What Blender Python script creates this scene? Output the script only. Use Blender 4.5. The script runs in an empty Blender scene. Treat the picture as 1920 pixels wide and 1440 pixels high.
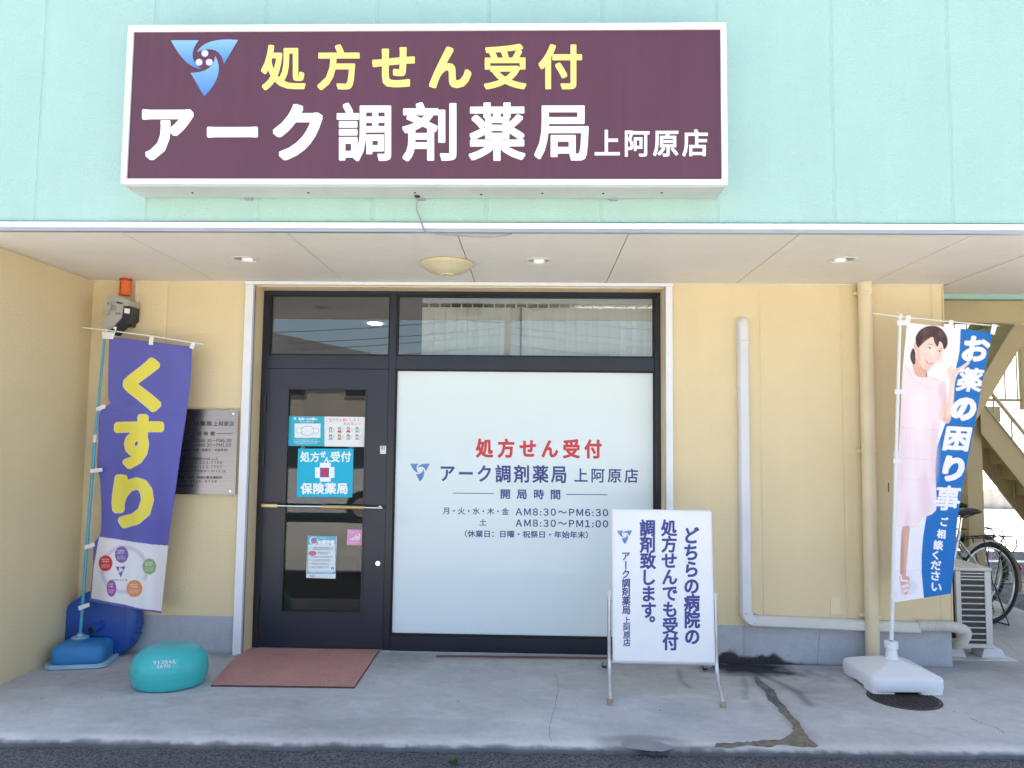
import bpy, bmesh, math, random
import numpy as np
from mathutils import Vector, Matrix
random.seed(7); rng = np.random.default_rng(7)
R = math.radians
scene = bpy.context.scene
COL = scene.collection

# ------------------------------------------------------------------ camera
CAM = Vector((0, -5.5, 1.528)); FPX = 1442.0; YAW, PITCH, ROLL = 1.66, 4.2, 0.63
_y, _p, _r = R(YAW), R(PITCH), R(ROLL)
FWD = Vector((-math.sin(_y)*math.cos(_p), math.cos(_y)*math.cos(_p), math.sin(_p)))
_r0 = Vector((math.cos(_y), math.sin(_y), 0)); _u0 = _r0.cross(FWD)
RIGHT = _r0*math.cos(_r) + _u0*math.sin(_r); UP = -_r0*math.sin(_r) + _u0*math.cos(_r)
cd = bpy.data.cameras.new('camera'); cam = bpy.data.objects.new('camera', cd); COL.objects.link(cam)
cd.sensor_fit = 'HORIZONTAL'; cd.sensor_width = 36.0; cd.lens = 36.0*FPX/1920.0
cd.clip_start = 0.05; cd.clip_end = 3000
m4 = Matrix((RIGHT, UP, -FWD)).transposed().to_4x4(); m4.translation = CAM
cam.matrix_world = m4
scene.camera = cam

# ------------------------------------------------------------------ sky, sun, exposure
SUN_EL, SUN_AZ = 73.0, -20.0          # azimuth from +Y towards +X: the sun stands behind the building
w = bpy.data.worlds.new('World'); scene.world = w; w.use_nodes = True
nt = w.node_tree; nt.nodes.clear()
sky = nt.nodes.new('ShaderNodeTexSky'); sky.sky_type = 'NISHITA'; sky.sun_disc = False
sky.sun_elevation = R(SUN_EL); sky.sun_rotation = R(SUN_AZ)
sky.air_density = 1.0; sky.dust_density = 2.2; sky.ozone_density = 1.0
bg = nt.nodes.new('ShaderNodeBackground'); bg.inputs[1].default_value = 0.07
wo = nt.nodes.new('ShaderNodeOutputWorld')
nt.links.new(sky.outputs[0], bg.inputs[0]); nt.links.new(bg.outputs[0], wo.inputs[0])
sl = bpy.data.lights.new('sun', 'SUN'); sl.energy = 5.0; sl.angle = R(0.53); sl.color = (1.0, 0.95, 0.87)
so = bpy.data.objects.new('sun', sl); COL.objects.link(so)
sdir = Vector((math.sin(R(SUN_AZ))*math.cos(R(SUN_EL)), math.cos(R(SUN_AZ))*math.cos(R(SUN_EL)), math.sin(R(SUN_EL))))
so.rotation_euler = sdir.to_track_quat('Z', 'Y').to_euler(); so.location = (0, 0, 30)
scene.view_settings.view_transform = 'Standard'; scene.view_settings.look = 'None'
scene.view_settings.gamma = 1.0; scene.view_settings.exposure = 2.55
scene.view_settings.use_curve_mapping = False

# ------------------------------------------------------------------ photo pixel -> point on a plane
def ray(px, py): return FWD + RIGHT*((px-960)/FPX) - UP*((py-720)/FPX)
def PY(px, py, Y):
    d = ray(px, py); return CAM + d*((Y-CAM.y)/d.y)
def PZ(px, py, Z=0.0):
    d = ray(px, py); return CAM + d*((Z-CAM.z)/d.z)

# ------------------------------------------------------------------ glyphs (Blender's own built-in font)
_glyph = {}
def prep_glyphs(chars):
    tmp = []
    for ch in chars:
        if ch in _glyph or ch == ' ': continue
        c = bpy.data.curves.new('glyph', 'FONT'); c.body = ch; c.size = 1.0; c.resolution_u = 3
        o = bpy.data.objects.new('glyph', c); COL.objects.link(o); tmp.append((ch, o, c))
    dg = bpy.context.evaluated_depsgraph_get(); dg.update()
    for ch, o, c in tmp:
        me = bpy.data.meshes.new_from_object(o.evaluated_get(dg))
        me.calc_loop_triangles()
        v = np.array([(q.co.x, q.co.y) for q in me.vertices]) if len(me.vertices) else np.zeros((0, 2))
        t = np.array([tuple(q.vertices) for q in me.loop_triangles], dtype=int).reshape(-1, 3)
        _glyph[ch] = (v, t); bpy.data.meshes.remove(me)
    for ch, o, c in tmp:
        bpy.data.objects.remove(o); bpy.data.curves.remove(c)
TEXTS = ('処方せん受付アーク調剤薬局上阿原店開時間月・火水木金土休業日曜祝祭年始末（）：：〜～くすりどちらの病院で も致します。'
         'お困り事ご相談ださい保険AMP0123456789:-ーTELFAXe-mail:info@arc-m.co.jp甲府市町夜外緊急連絡先対応皆様への願協力薬手帳引SECOM'
         'サトコちゃんSATORakuten￥月火水Medical Groupac感染予防着用をうよ長がカード')
FW = lambda ch: chr(ord(ch)+0xFEE0) if ch.isascii() and ch.isalnum() else ch      # wide forms of letters and digits
prep_glyphs(dict.fromkeys(TEXTS + ''.join(FW(q) for q in TEXTS)))
def layout(s, space=0.0, wide=True):
    """chars of a horizontal line -> [(char, dx)], total box"""
    out = []; x = 0.0
    for ch in map(FW, s):
        if ch == ' ': x += 0.35 + space; continue
        v = _glyph[ch][0]
        if ord(ch) < 256 or 0xFF10 <= ord(ch) <= 0xFF5A and ch not in '：':
            w_ = v[:, 0].max()-v[:, 0].min(); out.append((ch, x - v[:, 0].min() + 0.04)); x += w_ + 0.10 + space*0.7
        else:
            out.append((ch, x)); x += 1.0 + space
    return out
def line_quads(s, x0, x1, y0, y1, space=0.0):
    """-> [(char, verts2d, tris)] fitted into the box (y0 is the top edge, y1 the bottom edge, any units)"""
    lay = layout(s, space); vs = []
    for ch, dx in lay:
        v = _glyph[ch][0].copy(); v[:, 0] += dx; vs.append(v)
    allv = np.concatenate(vs); mn = allv.min(0); mx = allv.max(0)
    res = []
    for (ch, dx), v in zip(lay, vs):
        q = np.empty_like(v)
        q[:, 0] = x0 + (v[:, 0]-mn[0])/(mx[0]-mn[0])*(x1-x0)
        q[:, 1] = y1 + (v[:, 1]-mn[1])/(mx[1]-mn[1])*(y0-y1)
        res.append((ch, q, _glyph[ch][1]))
    return res

# ------------------------------------------------------------------ materials
MATS = {}
def lin(c):
    return tuple((x/12.92 if x <= 0.04045 else ((x+0.055)/1.055)**2.4) for x in c)
def mat(name, col, rough=0.5, metal=0.0, bump=None, var=None, coat=0.0, spec=0.5, attr=None, streak=None, var2=None, aniso=0):
    m = bpy.data.materials.new(name); m.use_nodes = True; MATS[name] = m
    nt = m.node_tree; b = nt.nodes['Principled BSDF']; L = nt.links
    b.inputs['Roughness'].default_value = rough; b.inputs['Metallic'].default_value = metal
    b.inputs['Coat Weight'].default_value = coat; b.inputs['Specular IOR Level'].default_value = spec
    if aniso: b.inputs['Anisotropic'].default_value = aniso
    tc = nt.nodes.new('ShaderNodeTexCoord')
    if attr:
        a = nt.nodes.new('ShaderNodeVertexColor'); a.layer_name = attr; csock = a.outputs[0]
    else:
        rgb = nt.nodes.new('ShaderNodeRGB'); rgb.outputs[0].default_value = (*col, 1); csock = rgb.outputs[0]
    def noise(scale, detail=4, vec=None, rough_=0.55):
        n = nt.nodes.new('ShaderNodeTexNoise'); n.inputs['Scale'].default_value = scale; n.inputs['Detail'].default_value = detail
        n.inputs['Roughness'].default_value = rough_
        L.new(vec or tc.outputs['Object'], n.inputs['Vector']); return n.outputs['Fac']
    def modulate(csock, fac, lo, hi):
        mr = nt.nodes.new('ShaderNodeMapRange'); mr.inputs[1].default_value = 0.3; mr.inputs[2].default_value = 0.7
        mr.inputs[3].default_value = lo; mr.inputs[4].default_value = hi; L.new(fac, mr.inputs[0])
        mx = nt.nodes.new('ShaderNodeMix'); mx.data_type = 'RGBA'; mx.blend_type = 'MULTIPLY'; mx.inputs[0].default_value = 1.0
        L.new(csock, mx.inputs[6]); L.new(mr.outputs[0], mx.inputs[7]); return mx.outputs[2]
    for vv in (var, var2):
        if vv: csock = modulate(csock, noise(vv[0]), 1-vv[1], 1+vv[1])
    if streak:
        mp = nt.nodes.new('ShaderNodeMapping'); mp.inputs['Scale'].default_value = streak[2] if len(streak) > 2 else (1, 1, 0.03)
        L.new(tc.outputs['Object'], mp.inputs[0])
        csock = modulate(csock, noise(streak[0], 3, mp.outputs[0]), 1-streak[1], 1+streak[1])
    L.new(csock, b.inputs['Base Color'])
    if bump:
        h = noise(bump[0], bump[3] if len(bump) > 3 else 3)
        bp = nt.nodes.new('ShaderNodeBump'); bp.inputs['Strength'].default_value = bump[1]; bp.inputs['Distance'].default_value = bump[2]
        L.new(h, bp.inputs['Height']); L.new(bp.outputs[0], b.inputs['Normal'])
    return m
def glass_mat(name, tint=(0.8, 0.84, 0.84), boost=0.0):
    m = bpy.data.materials.new(name); m.use_nodes = True; MATS[name] = m
    nt = m.node_tree; nt.nodes.clear(); L = nt.links
    t = nt.nodes.new('ShaderNodeBsdfTransparent'); t.inputs[0].default_value = (*tint, 1)
    g = nt.nodes.new('ShaderNodeBsdfGlossy'); g.inputs['Roughness'].default_value = 0.0
    f = nt.nodes.new('ShaderNodeFresnel'); f.inputs[0].default_value = 1.62
    ad = nt.nodes.new('ShaderNodeMath'); ad.operation = 'ADD'; ad.inputs[1].default_value = boost; ad.use_clamp = True
    mx = nt.nodes.new('ShaderNodeMixShader'); o = nt.nodes.new('ShaderNodeOutputMaterial')
    L.new(f.outputs[0], ad.inputs[0]); L.new(ad.outputs[0], mx.inputs[0]); L.new(t.outputs[0], mx.inputs[1]); L.new(g.outputs[0], mx.inputs[2]); L.new(mx.outputs[0], o.inputs[0])
    return m
def emis(name, col, s):
    m = bpy.data.materials.new(name); m.use_nodes = True; MATS[name] = m
    b = m.node_tree.nodes['Principled BSDF']; b.inputs['Base Color'].default_value = (*col, 1)
    b.inputs['Emission Color'].default_value = (*col, 1); b.inputs['Emission Strength'].default_value = s
    return m

mat('mint_stucco', (0.375, 0.565, 0.50), 0.55, bump=(75, 0.8, 0.008, 2), var=(1.3, 0.035), streak=(5, 0.02), spec=0.35)
mat('cream_stucco', (0.745, 0.615, 0.375), 0.6, bump=(75, 0.6, 0.006, 2), var=(1.1, 0.04), streak=(6, 0.012), spec=0.3)
mat('cream_paint', (0.745, 0.635, 0.42), 0.35, bump=(300, 0.1, 0.001), var=(3, 0.05))
mat('steel_beige', (0.46, 0.37, 0.20), 0.45, bump=(40, 0.1, 0.002), var=(3, 0.08))
mat('soffit', (0.81, 0.765, 0.69), 0.6, bump=(120, 0.15, 0.001), var=(1.5, 0.04), var2=(9, 0.02))
mat('gap_dark', (0.09, 0.075, 0.06), 0.9)
mat('plinth', (0.44, 0.45, 0.46), 0.85, bump=(70, 0.25, 0.003, 6), var=(2.2, 0.12), var2=(14, 0.06), streak=(9, 0.06))
mat('white_alu', (0.80, 0.81, 0.83), 0.35, bump=(9, 0.05, 0.002), var=(4, 0.04))
mat('grey_alu', (0.42, 0.43, 0.46), 0.4, metal=0.6, var=(4, 0.08))
mat('alu', (0.62, 0.63, 0.66), 0.35, metal=0.85, var=(12, 0.10), bump=(60, 0.1, 0.001))
mat('black_frame', (0.012, 0.015, 0.027), 0.32, bump=(200, 0.04, 0.0006), var=(6, 0.12), spec=0.5)
mat('door_paint', (0.016, 0.020, 0.036), 0.34, bump=(180, 0.05, 0.0006), var=(5, 0.10))
mat('rubber', (0.012, 0.012, 0.013), 0.7)
mat('asphalt', (0.105, 0.106, 0.112), 0.8, bump=(85, 1.0, 0.03, 2), var=(75, 0.85), var2=(1.2, 0.15))
mat('purple', (0.103, 0.030, 0.046), 0.32, var=(2.2, 0.06), streak=(26, 0.06), bump=(2.5, 0.12, 0.004), spec=0.6)
mat('white_film', (0.86, 0.86, 0.85), 0.35, var=(3, 0.03))
mat('yellow_film', (0.86, 0.72, 0.20), 0.35, var=(3, 0.03))
mat('navy_film', (0.035, 0.055, 0.24), 0.4)
mat('navy_ink', (0.035, 0.05, 0.26), 0.45)
mat('red_film', (0.62, 0.03, 0.045), 0.4)
mat('dark_ink', (0.025, 0.025, 0.035), 0.5)
mat('housing', (0.56, 0.59, 0.58), 0.45, var=(2, 0.05), streak=(8, 0.04))
mat('print', (1, 1, 1), 0.5, attr='ink', spec=0.4)
mat('steel_plate', (0.27, 0.265, 0.275), 0.30, metal=1.0, streak=(30, 0.10, (0.05, 1, 6)))
mat('chrome', (0.75, 0.75, 0.76), 0.12, metal=1.0)
mat('dull_chrome', (0.55, 0.55, 0.56), 0.3, metal=1.0, var=(30, 0.15))
mat('brass', (0.62, 0.45, 0.22), 0.35, metal=0.7)
mat('pvc_white', (0.70, 0.70, 0.72), 0.4, var=(3, 0.05), streak=(6, 0.03))
mat('pvc_ivory', (0.66, 0.64, 0.58), 0.45, var=(6, 0.07))
mat('hose', (0.60, 0.58, 0.52), 0.5, var=(9, 0.08))
mat('mat_brick', (0.60, 0.30, 0.245), 0.95, bump=(260, 1.0, 0.006, 2), var=(240, 0.35), var2=(3, 0.07))
mat('rubber_edge', (0.10, 0.055, 0.05), 0.8)
mat('cyan_pole', (0.06, 0.36, 0.52), 0.35)
mat('white_plastic', (0.80, 0.80, 0.80), 0.4, var=(4, 0.02), bump=(30, 0.03, 0.001))
mat('blue_base', (0.030, 0.22, 0.50), 0.5, var=(7, 0.12), bump=(90, 0.15, 0.001))
mat('pale_blue', (0.30, 0.50, 0.62), 0.45, var=(6, 0.08))
mat('blue_tank', (0.022, 0.085, 0.36), 0.38, var=(5, 0.12), bump=(25, 0.1, 0.002))
mat('teal_base', (0.05, 0.48, 0.47), 0.33, var=(5, 0.05), bump=(12, 0.03, 0.002))
mat('teal_label', (0.08, 0.52, 0.52), 0.4)
mat('orange', (0.75, 0.13, 0.02), 0.35)
mat('device_grey', (0.42, 0.40, 0.37), 0.5)
mat('device_dark', (0.018, 0.024, 0.028), 0.4)
mat('lens', (0.85, 0.85, 0.82), 0.12)
mat('device_red', (0.5, 0.02, 0.02), 0.4)
mat('dome', (0.62, 0.55, 0.36), 0.45, var=(8, 0.06))
mat('lamp_trim', (0.74, 0.70, 0.62), 0.4)
mat('bulb', (0.9, 0.88, 0.8), 0.25)
mat('cast_iron', (0.05, 0.042, 0.038), 0.6, metal=0.3, var=(20, 0.3), bump=(40, 0.3, 0.003))
mat('cable', (0.30, 0.29, 0.28), 0.6)
mat('blind', (0.82, 0.78, 0.70), 0.8, streak=(30, 0.03), bump=(200, 0.2, 0.001))
mat('room', (0.34, 0.32, 0.29), 0.8)
mat('room_floor', (0.16, 0.13, 0.10), 0.5)
mat('frost_film', (0.78, 0.87, 0.865), 0.75, var=(0.8, 0.02), coat=0.35)
MATS['frost_film'].node_tree.nodes['Principled BSDF'].inputs['Coat Roughness'].default_value = 0.01
mat('strip_film', (0.16, 0.17, 0.19), 0.5, coat=0.6)
mat('wet', (0.105, 0.10, 0.09), 0.15, var=(18, 0.5), bump=(20, 0.12, 0.002))
mat('crack', (0.10, 0.10, 0.105), 0.9)
mat('red_brown', (0.14, 0.05, 0.035), 0.5)
mat('ac_white', (0.62, 0.60, 0.55), 0.45, var=(6, 0.06), streak=(12, 0.05))
mat('ac_dark', (0.035, 0.037, 0.04), 0.5)
mat('tyre', (0.014, 0.014, 0.015), 0.75)
mat('saddle', (0.012, 0.012, 0.013), 0.45)
mat('fender_ivory', (0.55, 0.50, 0.42), 0.3)
mat('fender_green', (0.06, 0.20, 0.15), 0.3)
mat('reflector_red', (0.55, 0.01, 0.012), 0.15, coat=1)
mat('reflector_amber', (0.8, 0.5, 0.02), 0.2)
mat('frame_black', (0.02, 0.02, 0.022), 0.3)
mat('road_paint', (0.72, 0.72, 0.70), 0.7, var=(20, 0.15))
mat('old_concrete', (0.38, 0.36, 0.33), 0.9, var=(3, 0.2), streak=(7, 0.2), bump=(30, 0.4, 0.01))
mat('lot_concrete', (0.45, 0.44, 0.42), .9, var=(.5, .1))
mat('pale_wall', (0.60, 0.60, 0.58), 0.8, var=(0.6, 0.06))
mat('beige_wall', (0.50, 0.45, 0.38), 0.8, var=(0.6, 0.06))
mat('roof_grey', (0.12, 0.12, 0.13), 0.7, streak=(3, 0.1))
mat('dark_pane', (0.03, 0.035, 0.045), 0.08)
mat('hill', (0.05, 0.075, 0.085), 1.0, var=(0.02, 0.25))
mat('car_white', (0.6, 0.6, 0.62), 0.25, coat=1)
mat('weed', (0.06, 0.15, 0.03), 0.7)
mat('gravel', (0.2, 0.19, 0.17), 0.95, bump=(60, 1, 0.02), var=(80, 0.4))
glass_mat('glass_clear', (0.90, 0.93, 0.93), 0.04); glass_mat('glass_door', (0.55, 0.58, 0.59), 0.0)
def logo_mat(name, c0, c1):
    m = bpy.data.materials.new(name); m.use_nodes = True; MATS[name] = m
    nt = m.node_tree; b = nt.nodes['Principled BSDF']; b.inputs['Roughness'].default_value = 0.4
    tc = nt.nodes.new('ShaderNodeTexCoord'); sp = nt.nodes.new('ShaderNodeSeparateXYZ'); rp = nt.nodes.new('ShaderNodeValToRGB')
    nt.links.new(tc.outputs['Generated'], sp.inputs[0]); nt.links.new(sp.outputs[2], rp.inputs[0]); nt.links.new(rp.outputs[0], b.inputs['Base Color'])
    rp.color_ramp.elements[0].color = (*c1, 1); rp.color_ramp.elements[1].color = (*c0, 1)
logo_mat('logo_blue', (0.24, 0.46, 0.74), (0.06, 0.20, 0.50)); logo_mat('logo_deep', (0.14, 0.30, 0.60), (0.06, 0.16, 0.48))
mat('logo_dot', (0.62, 0.60, 0.78), 0.3)

# ------------------------------------------------------------------ mesh helpers
def obj(name, geo, material=None, parent=None, smooth=False, ang=40):
    if isinstance(geo, bmesh.types.BMesh):
        bmesh.ops.recalc_face_normals(geo, faces=geo.faces)
        me = bpy.data.meshes.new(name); geo.to_mesh(me); geo.free()
    else: me = geo
    o = bpy.data.objects.new(name, me); COL.objects.link(o)
    if material: me.materials.append(MATS[material] if isinstance(material, str) else material)
    if smooth:
        for p in me.polygons: p.use_smooth = True
        me.set_sharp_from_angle(angle=R(ang))
    if parent:
        o.parent = parent; o.matrix_parent_inverse = Matrix.Translation(-Vector(parent['base']) if 'base' in parent else Vector()) if parent.type == 'EMPTY' else Matrix()
    return o
def thing(name, label, cat, loc=(0, 0, 0), group=None):
    o = bpy.data.objects.new(name, None); COL.objects.link(o); o.location = loc; o['base'] = tuple(loc); o.empty_display_size = 0.1
    return tag(o, label, cat, group)
def tag(o, label, cat, group=None):
    o['label'] = label; o['category'] = cat
    if group: o['group'] = group
    return o
def struct(o): o['kind'] = 'structure'; return o
def box(bm, x0, x1, y0, y1, z0, z1, bev=0.0, seg=1):
    b = bm if bev == 0 else bmesh.new()
    vs = [b.verts.new((x, y, z)) for x in (x0, x1) for y in (y0, y1) for z in (z0, z1)]
    for f in ((0, 1, 3, 2), (4, 6, 7, 5), (0, 4, 5, 1), (2, 3, 7, 6), (0, 2, 6, 4), (1, 5, 7, 3)): b.faces.new([vs[i] for i in f])
    if bev:
        bmesh.ops.recalc_face_normals(b, faces=b.faces)
        bmesh.ops.bevel(b, geom=b.edges[:], offset=bev, segments=seg, affect='EDGES', profile=0.6)
        merge(bm, b)
    return bm
def merge(bm, b):
    me = bpy.data.meshes.new('tmp'); b.to_mesh(me); b.free(); bm.from_mesh(me); bpy.data.meshes.remove(me)
def B(*a, **k): return box(bmesh.new(), *a, **k)
def tube(bm, pts, r, n=10, cap=True, closed=False):
    pts = [Vector(p) for p in pts]; rings = []; N = len(pts)
    rad = r if hasattr(r, '__len__') else [r]*N
    t0 = (pts[1]-pts[0]).normalized()
    nrm = t0.orthogonal().normalized()
    for i in range(N):
        if closed: t = (pts[(i+1) % N]-pts[i-1]).normalized()
        else: t = (pts[min(i+1, N-1)]-pts[max(i-1, 0)]).normalized()
        nrm = (nrm - t*nrm.dot(t)).normalized(); bn = t.cross(nrm)
        rings.append([bm.verts.new(pts[i] + (nrm*math.cos(2*math.pi*k/n) + bn*math.sin(2*math.pi*k/n))*rad[i]) for k in range(n)])
    for i in range(N if closed else N-1):
        a, c = rings[i], rings[(i+1) % N]
        for k in range(n): bm.faces.new((a[k], a[(k+1) % n], c[(k+1) % n], c[k]))
    if cap and not closed:
        bm.faces.new(rings[0][::-1]); bm.faces.new(rings[-1])
    return bm
def T(pts, r, n=10, **k): return tube(bmesh.new(), pts, r, n, **k)
def lathe(bm, prof, c=(0, 0, 0), n=32, sx=1, sy=1):
    rings = []
    for (r, z) in prof:
        if r <= 1e-6: rings.append([bm.verts.new((c[0], c[1], c[2]+z))])
        else: rings.append([bm.verts.new((c[0]+r*sx*math.cos(2*math.pi*k/n), c[1]+r*sy*math.sin(2*math.pi*k/n), c[2]+z)) for k in range(n)])
    for a, b in zip(rings, rings[1:]):
        for k in range(n):
            q = [a[k % len(a)], a[(k+1) % len(a)], b[(k+1) % len(b)], b[k % len(b)]]
            q2 = []
            for v in q:
                if v not in q2: q2.append(v)
            if len(q2) > 2: bm.faces.new(q2)
    return bm
def smoothpath(pts, n=8):
    pts = [Vector(p) for p in pts]; out = []
    P = [pts[0]*2-pts[1]] + pts + [pts[-1]*2-pts[-2]]
    for i in range(1, len(P)-2):
        for k in range(n):
            t = k/n; a, b, c, d = P[i-1], P[i], P[i+1], P[i+2]
            out.append(0.5*((2*b)+(c-a)*t+(2*a-5*b+4*c-d)*t*t+(3*b-a-3*c+d)*t**3))
    out.append(pts[-1]); return out
def prism(bm, poly, f, d):
    """poly 2D -> f(x,y) point; extruded along vector d"""
    a = [bm.verts.new(f(*p)) for p in poly]; d = Vector(d); b = [bm.verts.new(v.co + d) for v in a]
    bm.faces.new(a); bm.faces.new(b[::-1]); n = len(a)
    for i in range(n): bm.faces.new((a[i], b[i], b[(i+1) % n], a[(i+1) % n]))
    return bm
def flat_text(v2, tris, f, nrm, bold=0.0, round_=True, ax=1.0, name='letter', step=0.00003):
    """glyph as film: union of slightly shifted copies for weight; f maps 2D to a point"""
    sh = [(0, 0)]
    if bold:
        n_ = 16 if round_ else 56; e_ = 1.0 if round_ else 0.5
        for k in range(n_):
            cs, sn = math.cos(2*math.pi*(k+.5)/n_), math.sin(2*math.pi*(k+.5)/n_)
            sh.append((bold*math.copysign(abs(cs)**e_, cs), bold*math.copysign(abs(sn)**e_, sn)))
    V = []; F = []; nrm = Vector(nrm)
    for k, (dx, dy) in enumerate(sh):
        o = len(V)
        for p in v2: V.append(f(p[0]+dx*ax, p[1]+dy) + nrm*(step*(k+1)))
        F += [tuple(int(i)+o for i in t) for t in tris]
    me = bpy.data.meshes.new(name); me.from_pydata([tuple(p) for p in V], [], F); me.update(); return me
def letters(s, x0, x1, y0, y1, f, nrm, material, parent, bold=0.0, space=0.0, round_=True, joined=False, name='letter', kanji=1.0):
    qs = line_quads(s, x0, x1, y0, y1, space); h = abs(y1-y0)
    if joined:
        off = 0; vv = []; tt = []
        for ch, v, t in qs: vv.append(v); tt.append(t+off); off += len(v)
        qs = [('x', np.concatenate(vv), np.concatenate(tt))]
    for ch, v, t in qs:
        obj(name, flat_text(v, t, f, nrm, bold*h*(kanji if ord(ch) > 0x3fff else 1.0), round_, name=name), material, parent)
def polymesh(polys, f, name='logo'):
    bm = bmesh.new()
    for p in polys:
        vs = [bm.verts.new(f(*q)) for q in p]; es = [bm.edges.new((vs[i], vs[(i+1) % len(vs)])) for i in range(len(vs))]
        bmesh.ops.triangle_fill(bm, edges=es, use_beauty=True)
    return bm
def qbez(p0, p1, p2, n=8): return [((1-t)**2*p0[0]+2*t*(1-t)*p1[0]+t*t*p2[0], (1-t)**2*p0[1]+2*t*(1-t)*p1[1]+t*t*p2[1]) for t in [i/n for i in range(n)]]
LOGO = [
    [(385, 240), (552, 240)] + qbez((552, 240), (470, 345), (568, 415))[1:] + [(568, 415)] + qbez((568, 415), (470, 410), (385, 240))[1:],
    qbez((540, 312), (590, 220), (788, 238)) + [(788, 238), (703, 385)] + qbez((703, 385), (680, 255), (540, 312))[1:],
    qbez((503, 438), (640, 438), (652, 335)) + qbez((652, 335), (715, 450), (585, 582)) + [(585, 582)],
]
LOGO = [[((x-385)/403, (y-235)/347) for x, y in p] for p in LOGO]
LDOTS = [((x-385)/403, (y-235)/347) for x, y in ((589, 320), (554, 374), (615, 374))]
def logo(f, w_, h_, nrm, parent, petal='logo_blue', dot='logo_dot', ring=False):
    """f(x,y): x right 0..w_, y down 0..h_"""
    nrm = Vector(nrm)
    lg = None
    for p in LOGO:
        lg2 = obj('logo_petal', polymesh([p], lambda x, y: f(x*w_, y*h_) + nrm*0.0006), petal, parent)
    for cx, cy in LDOTS:
        c = [(cx+0.052*math.cos(a*math.pi/8), cy+0.06*math.sin(a*math.pi/8)) for a in range(16)]
        obj('logo_dot', polymesh([c], lambda x, y: f(x*w_, y*h_) + nrm*0.0008), dot, parent)

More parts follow.
